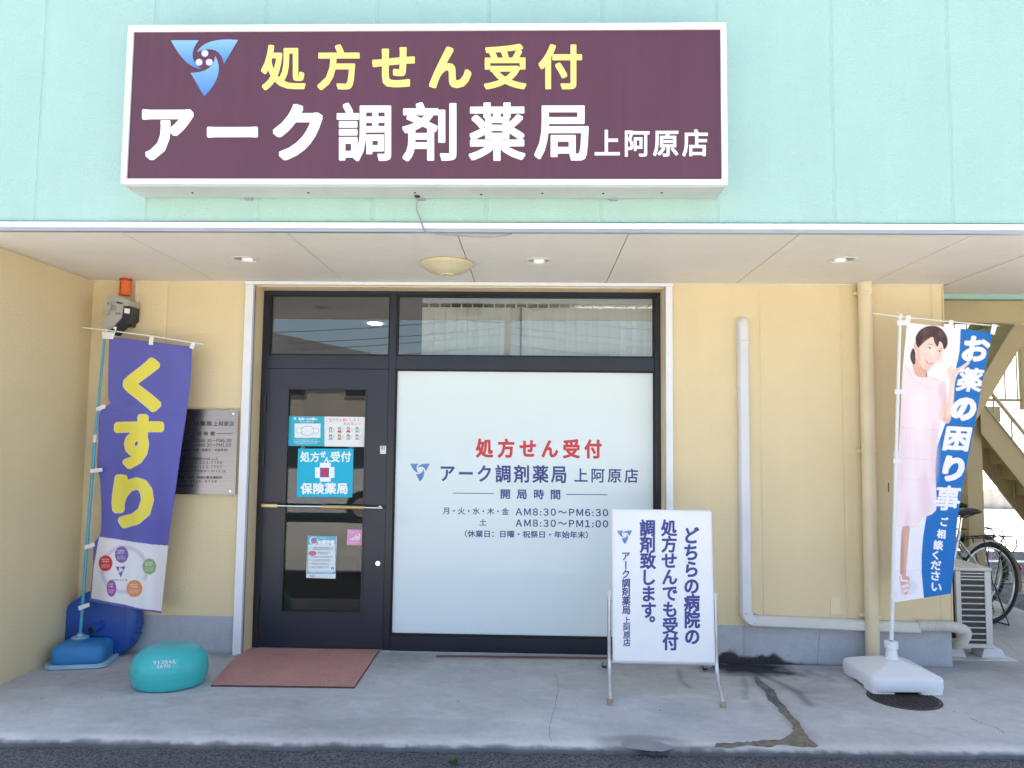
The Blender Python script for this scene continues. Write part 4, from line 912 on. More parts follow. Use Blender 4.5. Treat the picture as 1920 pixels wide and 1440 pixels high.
for (sx_, sz_) in ((-.032, zt-.004), (.032, zt-.004), (0, ztop-.006)): obj('screw', T([(cx0+sx_, -.008-(.0 if sz_ < ztop-.01 else .0), sz_), (cx0+sx_, -.003, sz_)], .004, 8), 'dark_ink', t)
for (sx_, sz_) in ((-.01, .052), (.052, -.012), (.052, .05)): obj('screw', T([(cx0+sx_, -cd_*k_-.003, cz0+sz_), (cx0+sx_, -cd_*.8, cz0+sz_)], .003, 8), 'dark_ink', t)
hz_ = cz0-.014; hp = smoothpath([(x1_-.01, -.034, hz_), (x1_+.12, -.036, hz_), (x1_+.225, -.034, hz_-.003), (RX+.07, -.02, hz_-.03), (RX+.095, .03, hz_-.09), (RX+.085, .10, hz_-.15), (RX+.07, .2, hz_-.17)], 26)
rr = [.034+(.0032 if i % 3 == 0 else -.0005) for i in range(len(hp))]
obj('corrugated_hose', T(hp, rr, 16), 'hose', t, False)
oq0 = PY(1557, 1120, -.004); oq1 = PY(1576.5, 1152, -.004)
tag(obj('cover_plate', B(oq0.x, oq1.x, -.006, .001, oq1.z, oq0.z, .001), 'cream_paint'), 'small cream blank cover plate low on the wall left of the drainpipe', 'cover plate')

# ================================================================== things on the pavement
mc = [PZ(455, 1217.5), PZ(711, 1220.5), PZ(664, 1291), PZ(396, 1287.5)]
t = thing('door_mat', 'brick red coil mat on the pavement before the door', 'door mat', (mc[0]+mc[2])/2)
bm = bmesh.new(); n = 24; G = [[None]*(n+1) for _ in range(n+1)]
for j in range(n+1):
    for i in range(n+1):
        u, v = i/n, j/n; q = mc[0]*(1-u)*(1-v)+mc[1]*u*(1-v)+mc[2]*u*v+mc[3]*(1-u)*v; G[j][i] = bm.verts.new((q.x, q.y, .011+.0012*math.sin(i*1.7+j*.9)*random.random()))
for j in range(n):
    for i in range(n): bm.faces.new((G[j][i], G[j+1][i], G[j+1][i+1], G[j][i+1]))
obj('pile', bm, 'mat_brick', t, True)
cc = sum(mc, Vector())/4; bm = bmesh.new(); prism(bm, [((q-cc)*1.004+cc).to_2d()[:] for q in mc], lambda x, y: Vector((x, y, .0005)), (0, 0, .0085)); obj('backing', bm, 'rubber_edge', t)
tag(obj('iron_rod', T([PZ(818, 1230, .012), PZ(980, 1231.5, .012), PZ(1152, 1234, .012)], .0065, 8), 'red_brown'), 'thin red brown rod lying along the foot of the window', 'rod')

# teal round pedestal (its figure is left out)
ec = Vector((-2.245, -.67, 0)); t = thing('round_pedestal', 'glossy teal egg shaped plastic pedestal on the pavement beside the mat', 'pedestal', ec)
prof = [(0, .003), (.188, .003), (.199, .008), (.210, .03), (.218, .07), (.220, .11), (.214, .15), (.197, .185), (.170, .212), (.138, .228), (.118, .2345), (.100, .236), (0, .2362)]
pq = []
for i in range(len(prof)-1):
    for k in range(3): pq.append((prof[i][0]+(prof[i+1][0]-prof[i][0])*k/3, prof[i][1]+(prof[i+1][1]-prof[i][1])*k/3))
pq.append(prof[-1]); bm = lathe(bmesh.new(), pq, ec, 56, 1.02, .92)
bmesh.ops.rotate(bm, verts=bm.verts, cent=ec, matrix=Matrix.Rotation(R(18), 3, 'Z'))
for v in bm.verts: v.co.z += .002*max(0, v.co.z)/.23*((v.co.x-ec.x)/.22)
obj('pedestal_body', bm, 'teal_base', t, True, 60)
bm = lathe(bmesh.new(), [(.2188, .078), (.2205, .080), (.2208, .083), (.2192, .085)], ec, 56, 1.02, .92); bmesh.ops.rotate(bm, verts=bm.verts, cent=ec, matrix=Matrix.Rotation(R(18), 3, 'Z')); obj('mould_seam', bm, 'teal_base', t, True)
lc = PY(311, 1246, ec.y-.19); lab = []
def onegg(px, py):
    d = ray(px, py); best = None; o_ = CAM
    for s_ in np.linspace(3.9, 5.4, 900):
        q = o_+d*(s_/d.length)
        c_, s2 = math.cos(R(-18)), math.sin(R(-18)); lx_, ly_ = q.x-ec.x, q.y-ec.y; a_, b_ = (lx_*c_-ly_*s2)/1.02, (lx_*s2+ly_*c_)/.92
        zz = q.z/(1+.002/.23*lx_/.22) ; r = math.hypot(a_, b_)
        if 0 < zz < .2362:
            R_ = np.interp(zz, [p[1] for p in prof], [p[0] for p in prof])
            if r < R_: return q - d.normalized()*.0025
    return o_+d*4.9
gx = np.linspace(283, 336, 28); gy = np.linspace(0, 1, 12); pts = np.zeros((12, 28, 3)); P2 = np.zeros((12, 28, 2))
for j, v in enumerate(gy):
    for i, x in enumerate(gx):
        y = 1238.5-(x-283)*.06+v*17; pts[j, i] = onegg(x, y); P2[j, i] = (x, y)
bm = bmesh.new(); g = [[bm.verts.new(pts[j, i]) for i in range(28)] for j in range(12)]
for j in range(11):
    for i in range(27): bm.faces.new((g[j][i], g[j+1][i], g[j+1][i+1], g[j][i+1]))
lb_ = obj('name_label', bm, 'teal_label', t, True)
for s_, a in (('サトコちゃん', (288, 330, 1239, 1246.5)), ('SATO', (294, 319, 1247.5, 1253))):
    for ch, v, tr in line_quads(s_, a[0], a[1], a[2], a[3], .05):
        me = flat_text(v, tr, lambda x, y: onegg(x, y-(x-288)*.06), (0, -1, 0), .35, name='lettering', step=.0002); obj('lettering', me, 'white_film', lb_)

# manhole cover
mh = Vector((2.247, -.668, 0)); t = thing('manhole_cover', 'round rusty iron manhole cover under the white banner base', 'manhole cover', mh)
obj('cover_disc', lathe(bmesh.new(), [(0, .003), (.192, .003), (.192, .0005)], mh, 48), 'cast_iron', t); obj('cover_ring', lathe(bmesh.new(), [(.195, .0005), (.195, .0042), (.207, .0042), (.209, .0005)], mh, 48), 'cast_iron', t)
stud = bmesh.new(); box(stud, -.0085, .0085, -.0028, .0028, .003, .0058)
sme = bpy.data.meshes.new('stud'); stud.to_mesh(sme); stud.free(); sme.materials.append(MATS['cast_iron'])
for i in range(-9, 10):
    for j in range(-9, 10):
        x, y = i*.0195+(.00975 if j % 2 else 0), j*.0195
        if math.hypot(x, y) < .182 and y < .06:
            o = obj('stud', sme, None, t); o.location = mh+Vector((x, y, 0)); o.rotation_euler.z = R(45 if (i+j) % 2 else -45)
obj('lift_slot', B(mh.x+.02, mh.x+.045, mh.y-.075, mh.y-.035, .0032, .0062), 'rubber', t)

# ---- swing sign
t = thing('standing_sign', 'white standing signboard with blue vertical lettering on a silver pipe stand', 'standing sign', (.8, -.6, 0))
BYb, BYt = -.735, -.665
bl0, br0, bl1, br1 = PY(1152.5, 1237, BYb), PY(1336, 1240, BYb), PY(1150, 957, BYt), PY(1332, 961, BYt)
def fB(px, py):
    v = (py-957)/281; return PY(px, py, BYt+(BYb-BYt)*v-.011)
xl_, xr_ = (bl0.x+bl1.x)/2, (br0.x+br1.x)/2; zb, ztp = (bl0.z+br0.z)/2, (bl1.z+br1.z)/2
def yb(z): return BYb+(BYt-BYb)*(z-zb)/(ztp-zb)
bm = bmesh.new(); box(bm, xl_, xr_, -.0095, .0095, 0, 1); 
for v in bm.verts: z = zb+(ztp-zb)*v.co.z; v.co = (v.co.x, yb(z)+v.co.y, z)
obj('board', bm, 'white_film', t)
bm = bmesh.new()
for (a, b) in (((xl_-.003, zb-.003), (xr_+.003, zb-.003)), ((xr_+.003, zb-.003), (xr_+.003, ztp+.003)), ((xr_+.003, ztp+.003), (xl_-.003, ztp+.003)), ((xl_-.003, ztp+.003), (xl_-.003, zb-.003))):
    tube(bm, [(a[0], yb(a[1]), a[1]), (b[0], yb(b[1]), b[1])], .0085, 8)
obj('board_edge', bm, 'white_alu', t, True)
nb = Vector((0, -1, -(BYb-BYt)/(ztp-zb)*-1)).normalized()
def vcol(s, cx_, y0, y1, w_, m_, bold, tilt=0.012, small=()):
    n = len(s); h = (y1-y0)/n
    for k, ch in enumerate(s):
        v, tr = _glyph[ch]; u = v.copy()
        ww = w_; cx2, cy2 = cx_+(k-n/2)*h*tilt, y0+h*(k+.5)
        if ch == 'ー': u = np.stack([.5-(v[:, 1]-.38)+.0, .38+(v[:, 0]-.5)*-1], -1)
        if ch == '。': cx2 += w_*.55; cy2 -= h*.75
        q = np.stack([cx2+(u[:, 0]-.5)*ww*1.06, cy2-(u[:, 1]-.38)*h*1.06], -1)
        obj('letter', flat_text(q, tr, fB, nb, bold*w_, True), m_, t)
vcol('どちらの病院の', 1297, 988, 1209, 28.5, 'navy_ink', .042); vcol('処方せんでも受付', 1256, 974.5, 1219, 28.5, 'navy_ink', .036); vcol('調剤致します。', 1215.5, 974.5, 1190, 28.5, 'navy_ink', .036)
vcol('アーク調剤薬局', 1174, 1034, 1152, 15.5, 'navy_ink', .028); vcol('上阿原店', 1175.5, 1156, 1212, 13.5, 'navy_ink', .02)
logo(lambda x, y: fB(1157+x, 994.5+y), 28.5, 25.5, nb, t, 'logo_deep', 'white_film')
# stand
def stand_leg(px_top, px_mid, px_foot, px_rear):
    zt_ = PY(*px_top, -.70); q0 = Vector((zt_.x, -.70, zt_.z)); m1 = PY(*px_mid, -.70); ft = PZ(*px_foot, .02); rf = PZ(*px_rear, .02)
    pth = smoothpath([q0, Vector(((q0.x+m1.x)/2, -.70, (q0.z+m1.z)/2)), Vector((m1.x, -.705, m1.z)), m1.lerp(ft, .3)+Vector((0, .01, -.02)), m1.lerp(ft, .65)+Vector((0, 0, -.01)), ft], 8)
    obj('upright', T(pth, .0125, 12), 'alu', t, True)
    obj('tip', lathe(bmesh.new(), [(.0, -.02), (.016, -.02), (.018, -.005), (.0165, .012), (.0, .014)], ft, 12), 'worn_tip', t, True)
    rp_ = smoothpath([Vector((m1.x, -.70, m1.z+.01)), m1.lerp(rf, .35)+Vector((0, 0, .01)), m1.lerp(rf, .7), rf], 8); obj('rear_leg', T(rp_, .0125, 12), 'alu', t, True)
    obj('tip', lathe(bmesh.new(), [(0, -.019), (.016, -.018), (.016, .012), (0, .014)], rf, 12), 'rubber', t, True)
    cp = obj('upright_cap', T([q0+Vector((0, 0, -.035)), q0+Vector((0, 0, .012))], .0145, 12), 'pvc_ivory', t, True)
    return q0, m1
a0, a1 = stand_leg((1142, 1108), (1142.5, 1240), (1144, 1315), (1133, 1246)); b0, b1 = stand_leg((1341, 1114), (1343, 1246), (1356, 1320), (1322, 1250))
zc_ = (a1.z+b1.z)/2; obj('cross_bar', T([(a1.x, -.70, zc_), (b1.x, -.70, zc_)], .0105, 12), 'alu', t, True)
zp = (a0.z+b0.z)/2-.055; obj('pivot', T([(a0.x, -.70, zp), (xl_, -.70, zp)], .005, 8), 'dull_chrome', t); obj('pivot', T([(xr_, -.70, zp), (b0.x, -.70, zp)], .005, 8), 'dull_chrome', t)
obj('stop_clip', B((xl_+xr_)/2+.0, (xl_+xr_)/2+.045, -.735, -.70, zc_+.005, zb+.004, .002), 'pvc_white', t)

# ================================================================== banners
def banner_cloth(parent, left, right, canvas, Yfun, nu, nv, name='cloth'):
    """left/right edges as photo polylines (x,y); the cloth hangs at depth Yfun(u,v)"""
    def edge(pl, n):
        p = smoothpath([(a, b, 0) for a, b in pl], 12); d = [0]
        for a, b in zip(p, p[1:]): d.append(d[-1]+(b-a).length)
        tt = np.linspace(0, d[-1], n); return np.stack([np.interp(tt, d, [q.x for q in p]), np.interp(tt, d, [q.y for q in p])], -1)
    Lp, Rp = edge(left, nv), edge(right, nv); U = np.linspace(0, 1, nu)[None, :, None]
    P2 = Lp[:, None]*(1-U)+Rp[:, None]*U
    Vg = np.linspace(0, 1, nv)[:, None]*np.ones((1, nu)); Ug = np.ones((nv, 1))*np.linspace(0, 1, nu)[None]
    sag = 0
    Yg = Yfun(Ug, Vg); dirs = np.array(FWD)+np.array(RIGHT)*((P2[..., 0:1]-960)/FPX)-np.array(UP)*((P2[..., 1:2]-720)/FPX)
    P3 = np.array(CAM)+dirs*((Yg[..., None]-CAM.y)/dirs[..., 1:2])
    return sheet(name, P3, canvas.sample(P2[..., 0], P2[..., 1]), 'cloth', parent)
mat('cloth', (1, 1, 1), 0.85, attr='ink', bump=(600, .15, .0006), spec=.15)
_b = MATS['cloth'].node_tree.nodes['Principled BSDF']
# --- purple banner
PB = (.40, .40, .685); c = Canvas(140, 610, 400, 1175, 3, PB); YE = (.91, .86, .36)
c.poly([(186, 1006), (250, 1016), (285, 1021), (330, 1024), (320, 1148), (262, 1141), (236, 1134), (171, 1122), (176, 1060)], (.90, .885, .89))
def gl(ch, x0, x1, y0, y1, bold, tilt=0.0):
    c.glyph(ch, ((x0+bold+tilt, y0+bold), (x1-bold+tilt, y0+bold), (x1-bold-tilt, y1-bold), (x0+bold-tilt, y1-bold)), (.93, .88, .82), bold+.7); c.glyph(ch, ((x0+bold+tilt, y0+bold), (x1-bold+tilt, y0+bold), (x1-bold-tilt, y1-bold), (x0+bold-tilt, y1-bold)), YE, bold)
gl('く', 231, 302, 671, 772, 7.2, 0); gl('す', 213, 306, 777, 879, 5.6, 2); gl('り', 210, 288, 890, 990, 7.0, 1)
cx_, cy_ = 233, 1068
for a in range(0, 360, 6):
    if not (25 < a < 60 or 200 < a < 215): c.ell(cx_+42*math.cos(R(a)), cy_+42*math.sin(R(a)), 4.2, 4.2, (.80, .74, .83), .55)
for x, y, rx, ry, cl in ((228, 1040, 12.5, 15.5, (.48, .42, .66)), (198, 1056, 13, 15, (.78, .26, .27)), (209, 1103, 9, 16, (.62, .36, .62)), (252, 1103.5, 15, 16, (.88, .57, .36)), (280, 1062, 13, 15, (.55, .68, .45))):
    c.ell(x, y, rx, ry, cl); c.greek(x-rx*.6, y-ry*.6, x+rx*.6, y-ry*.05, 2, (.92, .85, .88), .8); c.greek(x-rx*.65, y+ry*.1, x+rx*.65, y+ry*.6, 3, (.92, .87, .9), .55)
c.logo(217, 1062, 18, 20, (.40, .38, .60)); c.text('Arc Medical Group'.replace('Arc', 'arc').replace('arc', 'ac'), 210, 1085, 239, 1090, (.35, .33, .45))
BYL = -.19
t1 = thing('purple_banner', 'purple advertising banner with big yellow characters on a cyan pole', 'banner', (-3.0, -.2, 0))
def yl(U, V): return BYL-.006+.034*np.sin(U*7+V*2.2)*V+.022*np.sin(U*3.1-V*9)*(.3+V)-.03*U*V+.010*np.sin(U*15-V*5)*(.25+V)+.012*np.sin((1-U)*9+V*26)*np.exp(-((1-U)**2+(V*2.2)**2)*6)+sum(-.004*np.exp(-np.abs(V-v0-.012*np.sin(U*4))/.007) for v0 in (.27, .47, .66))
banner_cloth(t1, [(205, 631), (203, 690), (203, 745), (207, 755), (196, 764), (186, 778), (184, 830), (182, 870), (188, 905), (190, 960), (188, 1000), (176, 1020), (174, 1060), (170, 1105), (167, 1127)],
             [(360, 650), (358, 700), (351, 765), (340, 840), (329, 920), (318, 1000), (310, 1075), (302, 1150)], c, yl, 190, 480)
pt = PY(197.5, 622, BYL); pb = PY(150.5, 1192, BYL)
pj = PY(178, 822, BYL)
obj('lower_pole', T([pb, pj], .0105, 14), 'cyan_pole', t1, True); obj('upper_pole', T([pj, pt], .0085, 14), 'cyan_pole', t1, True)
obj('pole_joint', T([pj+(pb-pj).normalized()*.028, pj-(pb-pj).normalized()*.026], .0135, 14), 'pvc_ivory', t1, True)
obj('pole_cap', T([pt+(pb-pt).normalized()*.025, pt-(pb-pt).normalized()*.02], .0125, 14), 'pvc_ivory', t1, True)
ca, cb_ = PY(155.5, 614, BYL-.012), PY(380, 645.5, BYL-.012); obj('cross_rod', T(smoothpath([ca, PY(198, 619, BYL-.012), PY(290, 631, BYL-.012), cb_], 5), .0042, 8), 'white_plastic', t1, True)
def loop(par, pxs, Y, m_='white_plastic'):
    bm = bmesh.new(); prism(bm, pxs, lambda x, y: PY(x, y, Y), (0, .003, 0)); return obj('loop_tab', bm, m_, par)
for q in ([(191, 622), (215, 623), (215, 617), (211.5, 616), (213.5, 612), (219, 613), (212, 636), (192, 635)], [(281, 629), (288, 630), (286.5, 647), (278.5, 646)], [(360, 643), (367, 641), (362, 655), (355, 652)],
          [(180, 764), (197, 758), (198, 765), (181, 771)], [(169, 880), (191, 877), (192, 884), (169, 887)], [(158, 1023), (176, 1017), (178, 1024), (159, 1031)], [(146, 1137), (167, 1130), (168, 1137), (148, 1145)]): loop(t1, q, BYL-.026)
# base of the purple banner: blue weight on a pale tray
bc = Vector((-3.03, -.27, 0)); yaw_ = R(12)
def rbox(prof_list, cen, yaw, nseg=6, hx=.5, hy=.5, rc=.05):
    """stack of rounded rectangles: (scale offset, z)"""
    bm = bmesh.new(); rings = []
    for off, z in prof_list:
        ring = []
        ex, ey = hx+off, hy+off; r = max(rc+off*.5, .005)
        for sx_, sy_, a0_ in ((1, 1, 0), (-1, 1, 90), (-1, -1, 180), (1, -1, 270)):
            for k in range(nseg+1):
                a = R(a0_+90*k/nseg); x = sx_*(ex-r)+r*math.cos(a); y = sy_*(ey-r)+r*math.sin(a); ring.append(bm.verts.new((cen.x+x*math.cos(yaw)-y*math.sin(yaw), cen.y+x*math.sin(yaw)+y*math.cos(yaw), cen.z+z)))
        rings.append(ring)
    for a, b in zip(rings, rings[1:]):
        for i in range(len(a)): bm.faces.new((a[i], a[(i+1) % len(a)], b[(i+1) % len(a)], b[i]))
    bm.faces.new(rings[0][::-1]); bm.faces.new(rings[-1]); return bm
obj('base_tray', rbox([(.0, .001), (.01, .006), (.008, .026), (-.004, .030), (-.012, .022)], bc, yaw_, hx=.185, hy=.155, rc=.06), 'pale_blue', t1, True)
obj('base_weight', rbox([(0, .024), (.004, .04), (.004, .10), (-.002, .118), (-.014, .130), (-.034, .139), (-.07, .146)], bc+Vector((-.005, .01, 0)), yaw_, hx=.158, hy=.13, rc=.045), 'blue_base', t1, True, 45)
obj('base_clip', B(-.04, .04, -.006, .004, .03, .052, .002), 'blue_base', t1).matrix_world = Matrix.Translation(bc)@Matrix.Rotation(yaw_, 4, 'Z')@Matrix.Translation((-.03, -.131, 0))
obj('pole_socket', lathe(bmesh.new(), [(.058, .132), (.056, .152), (.040, .158), (.022, .160), (.020, .175), (0, .176)], Vector((pb.x, pb.y, .0)), 24), 'pale_blue', t1, True)

# --- blue water tank leaning behind
tk = thing('water_tank', 'dark blue plastic water tank with a round spout standing behind the banner base', 'tank', (-2.93, -.05, 0))
tp = [(150, 1120), (165, 1110), (185, 1105), (215, 1110), (245, 1118), (262, 1140), (264, 1168), (258, 1195), (245, 1215), (225, 1228), (205, 1231), (180, 1228), (150, 1222), (130, 1205), (126, 1180), (128, 1150), (135, 1132)]
tq = smoothpath([(a, b, 0) for a, b in tp]+[(tp[0][0], tp[0][1], 0)], 5)[:-1]; cxx, cyy = 195, 1168
bm = bmesh.new(); rings = []
for s_, Y in ((.90, -.045), (.97, -.055), (1.0, -.08), (1.0, -.045+.05), (1.0, -.02), ) if False else ((.86, -.125), (.95, -.118), (.99, -.10), (1.0, -.075), (1.0, -.03), (.97, -.015), (.9, -.01)):
    rings.append([bm.verts.new(PY(cxx+(q.x-cxx)*s_*(1+.012*math.sin(i*2.4)), cyy+(q.y-cyy)*s_, -.06)+Vector((0, Y+.06, 0))) for i, q in enumerate(tq)])
for a, b in zip(rings, rings[1:]):
    for i in range(len(a)): bm.faces.new((a[i], a[(i+1) % len(a)], b[(i+1) % len(a)], b[i]))
bm.faces.new(rings[0]); bm.faces.new(rings[-1][::-1]); obj('tank_body', bm, 'blue_tank', tk, True, 50)
q0 = PY(190, 1171, -.12); q1 = PY(170, 1182, -.22); obj('spout', T([q0, q0.lerp(q1, .35), q0.lerp(q1, .36), q1], [.030, .029, .025, .024], 18, cap=False), 'blue_tank', tk, True); obj('spout_bore', T([q1.lerp(q0, .02), q0], .019, 14), 'rubber', tk, True)
q2 = PY(187, 1148, -.1262); obj('cap_recess', lathe(bmesh.new(), [(.046, -.0005), (.046, .003), (.040, .003), (.040, -.0005)], (0, 0, 0), 24), 'blue_tank', tk, True).matrix_world = Matrix.Translation(q2)@Matrix.Rotation(R(90), 4, 'X')

for k_, (a, b) in enumerate(((258, 1150), (262, 1170), (258, 1190), (131, 1150), (129, 1172), (132, 1194))):
    q = PY(a, b, -.07); obj('tank_rib', T([q+Vector((0, -.035, 0)), q+Vector((0, .035, 0))], .014, 10), 'blue_tank', tk, True)
obj('tank_groove', T([PY(232, 1122, -.1225), PY(236, 1160, -.1255), PY(232, 1214, -.1225)], .004, 6), 'blue_tank', tk, True)
# --- white banner with the printed nurse
t2 = thing('blue_white_banner', 'white and blue banner with a printed woman in pink on a white pole', 'banner', (2.3, -.37, 0))
BYR = -.37; WH = (.955, .94, .965); c = Canvas(1655, 590, 1880, 1145, 5, WH); BL = (.185, .46, .745); SK = (.965, .835, .785); UNI = (.965, .885, .90); HAIR = (.33, .265, .275)
c.poly([(1802, 600), (1799, 660), (1787, 715), (1780, 765), (1772, 796), (1757, 838), (1753, 888), (1753, 945), (1756, 955), (1748, 964), (1737, 968), (1731, 1005), (1728, 1040), (1728, 1073), (1733, 1130), (1880, 1130), (1880, 590), (1803, 590)], BL)
# dress and arms (photo pixels)
c.curve([(1697, 684), (1705, 686), (1716, 700), (1728, 707), (1745, 705), (1763, 712), (1772, 722), (1774, 745), (1768, 760), (1765, 790), (1758, 820), (1754, 880), (1756, 950), (1745, 963), (1730, 970), (1720, 985), (1698, 990), (1682, 985), (1670, 985), (1666, 900), (1668, 800), (1680, 720)], UNI, 1, .6)
c.curve([(1759, 722), (1772, 715), (1775, 745), (1770, 765), (1766, 770), (1760, 745)], (.94, .84, .86), 1, 1)
c.curve([(1768, 758), (1775, 755), (1781, 715), (1776, 702), (1776, 692), (1784, 686), (1787, 692), (1800, 688), (1815, 678), (1818, 681), (1806, 692), (1796, 702), (1791, 716), (1788, 745), (1785, 775), (1779, 793), (1768, 790), (1760, 777), (1762, 768)], SK, 1, .4)
c.line([(1790, 694), (1812, 681)], .6, (.87, .66, .60)); c.line([(1788, 698), (1803, 689)], .6, (.87, .66, .60)); c.line([(1786, 700), (1788, 712)], .7, (.88, .68, .62)); c.curve([(1770, 780), (1778, 785), (1784, 772), (1779, 792), (1768, 789)], (.88, .68, .62), .6, 1)
c.line([(1672, 800), (1758, 806)], .8, (.89, .79, .81)); c.line([(1671, 858), (1752, 862)], .7, (.90, .80, .82)); c.line([(1706, 760), (1708, 860)], .5, (.90, .81, .83)); c.line([(1700, 690), (1712, 712), (1735, 724), (1747, 728)], .8, (.87, .76, .78)); c.line([(1748, 710), (1762, 711)], .8, (.82, .72, .74))
c.poly([(1697, 960), (1710, 958), (1705, 990), (1696, 990)], (.92, .82, .845), .6, 3); c.poly([(1720, 900), (1735, 880), (1748, 950), (1735, 965)], (.93, .83, .855), .5, 4)
# neck and head
c.curve([(1711, 668), (1712, 692), (1721, 706), (1738, 706), (1737, 690), (1730, 680)], (.90, .72, .66), 1, .5); c.poly([(1735, 693), (1739, 707), (1736, 707)], (.45, .33, .32), .8)
c.curve([(1712, 652), (1708, 660), (1707, 672), (1712, 683), (1716, 680), (1716, 660)], HAIR, 1, .4)
c.curve([(1717, 640), (1714, 648), (1716, 658), (1718, 672), (1725, 684), (1733, 692), (1740, 692), (1752, 684), (1760, 674), (1767, 660), (1770, 645), (1768, 628), (1745, 620), (1725, 626)], SK, 1, .4)
c.curve([(1715, 642), (1713, 648), (1715, 656), (1719, 655), (1720, 645)], (.92, .72, .66), 1, .3)
c.curve([(1717, 643), (1717, 632), (1724, 620), (1735, 613), (1745, 611), (1756, 612), (1766, 617), (1774, 628), (1777, 640), (1775, 650), (1770, 655), (1767, 645), (1762, 640), (1758, 650), (1752, 642), (1749, 632), (1740, 636), (1730, 644), (1722, 652), (1720, 650)], HAIR, 1, .3)
c.line([(1728, 628), (1742, 618), (1756, 616)], 1.2, (.40, .33, .33), .6); c.line([(1757, 620), (1766, 628), (1769, 640)], 1.0, (.40, .33, .33), .5)
c.line([(1740, 645.5), (1746, 645), (1751, 648.5)], .9, (.42, .30, .28)); c.line([(1761, 653), (1768, 652.5)], .8, (.42, .30, .28))
for x, y in ((1743, 653), (1761.5, 659)):
    c.curve([(x-4.5, y-1.2), (x, y-2.2), (x+4.5, y+1), (x, y+1.6)], (.97, .93, .91)); c.ell(x+.3, y-.1, 1.7, 1.7, (.28, .19, .18)); c.line([(x-4.6, y-1.3), (x, y-2.3), (x+4.6, y+.9)], .7, (.33, .22, .21))
c.line([(1748, 662), (1743, 670), (1747, 673)], .7, (.86, .64, .58)); c.poly([(1733, 671.5), (1738, 676), (1746, 680), (1751, 680.5), (1746, 683.5), (1738, 681)], (.87, .52, .50), 1, .4); c.poly([(1735, 674), (1740, 677), (1747, 680), (1742, 680.5)], (.98, .95, .94)); c.ell(1733, 664, 4, 3, (.94, .70, .66), .35, 2); c.ell(1758, 674, 4, 3, (.93, .70, .66), .35, 2)
c.curve([(1724, 683), (1733, 692), (1744, 691), (1736, 697), (1726, 692)], (.86, .67, .61), .6, 1)
# legs, sandals
LG = (.86, .68, .61)
c.curve([(1692, 988), (1705, 988), (1703, 1020), (1699, 1060), (1698, 1085), (1688, 1083), (1688, 1050), (1690, 1015)], LG, 1, .5); c.curve([(1686, 1080), (1700, 1080), (1706, 1085), (1706, 1098), (1700, 1115), (1693, 1116), (1690, 1104)], LG, 1, .4)
c.ell(1704, 1100, 16, 14, (.80, .76, .80), .35, 6)
for q in ([(1687, 1076), (1689, 1090), (1702, 1092), (1703, 1088), (1692, 1086), (1690, 1076)], [(1690, 1098), (1704, 1094), (1705, 1099), (1692, 1104)], [(1692, 1106), (1703, 1103), (1704, 1108), (1693, 1112)], [(1700, 1074), (1710, 1080), (1708, 1094), (1704, 1094), (1706, 1083)], [(1692, 1112), (1690, 1104), (1688, 1090), (1685, 1090), (1690, 1118), (1700, 1122), (1704, 1110), (1700, 1116)]): c.poly(q, (.965, .89, .88), 1, .3)
for (x, y, rx, ry, cl, al) in ((1722, 668, 4, 16, (.84, .65, .58), .45), (1764, 668, 4, 14, (.88, .70, .64), .4), (1742, 642, 12, 4, (.88, .71, .65), .4), (1748, 660, 6, 9, (1, .92, .88), .5), (1739, 688, 10, 3, (.84, .64, .58), .5), (1725, 700, 8, 5, (.84, .65, .59), .35),
    (1690, 830, 10, 90, (.90, .80, .83), .5), (1752, 850, 8, 60, (.89, .79, .82), .5), (1722, 780, 16, 50, (.99, .95, .95), .5), (1735, 930, 10, 40, (.91, .81, .84), .45), (1712, 930, 8, 50, (.98, .93, .94), .5), (1772, 760, 4, 26, (.86, .68, .62), .4), (1786, 745, 3, 26, (.99, .9, .86), .4), (1766, 735, 6, 14, (.90, .80, .83), .5),
    (1735, 622, 8, 5, (.52, .43, .42), .45), (1764, 626, 5, 7, (.50, .42, .41), .4), (1691, 1035, 3, 45, (.68, .47, .40), .4), (1700, 1030, 2.5, 40, (.90, .73, .66), .5), (1725, 640, 4, 8, (.22, .17, .18), .5), (1711, 670, 2, 8, (.45, .37, .37), .5)):
    c.ell(x, y, rx, ry, cl, al, max(rx, 3)*.9)
for k in range(14): c.line([(1724+k*3.4, 617+abs(k-7)*.5), (1719+k*4.0, 634+abs(k-5)*1.0)], .5, (.45, .37, .36) if k % 2 else (.22, .17, .18), .45)
for k in range(9): c.line([(1680+k*8, 735+k % 3*20), (1678+k*8.2, 960-k % 4*18)], .7, (.90, .80, .83) if k % 2 else (.985, .94, .945), .35)
# banner lettering
WT = (.965, .95, .975)
def bg(ch, cx_, cy_, w_, h_, bold, sh=0.0):
    c.glyph(ch, ((cx_-w_/2+sh, cy_-h_/2-1), (cx_+w_/2+sh, cy_-h_/2+1), (cx_+w_/2-sh, cy_+h_/2+1), (cx_-w_/2-sh, cy_+h_/2-1)), WT, bold)
bg('お', 1830.5, 654, 45, 43, 2.6, 4); bg('薬', 1819, 712, 45, 42, 1.5, 4); bg('の', 1807, 767, 40, 37, 3.6, 4); bg('困', 1795, 823, 44, 41, 2.4, 4); bg('り', 1788, 879, 34, 42, 3.4, 4); bg('事', 1777, 934, 45, 44, 1.4, 3)
for ch, x, y, w_, h_ in (('ご', 1771, 978, 15, 18), ('相', 1765, 1001, 17, 18), ('談', 1759.5, 1022, 19, 19), ('く', 1754, 1040.5, 12, 17), ('だ', 1755, 1060, 20, 18), ('さ', 1754, 1079.5, 17, 18), ('い', 1756, 1101, 20, 16)): bg(ch, x, y, w_-2, h_-2, .9, .6)
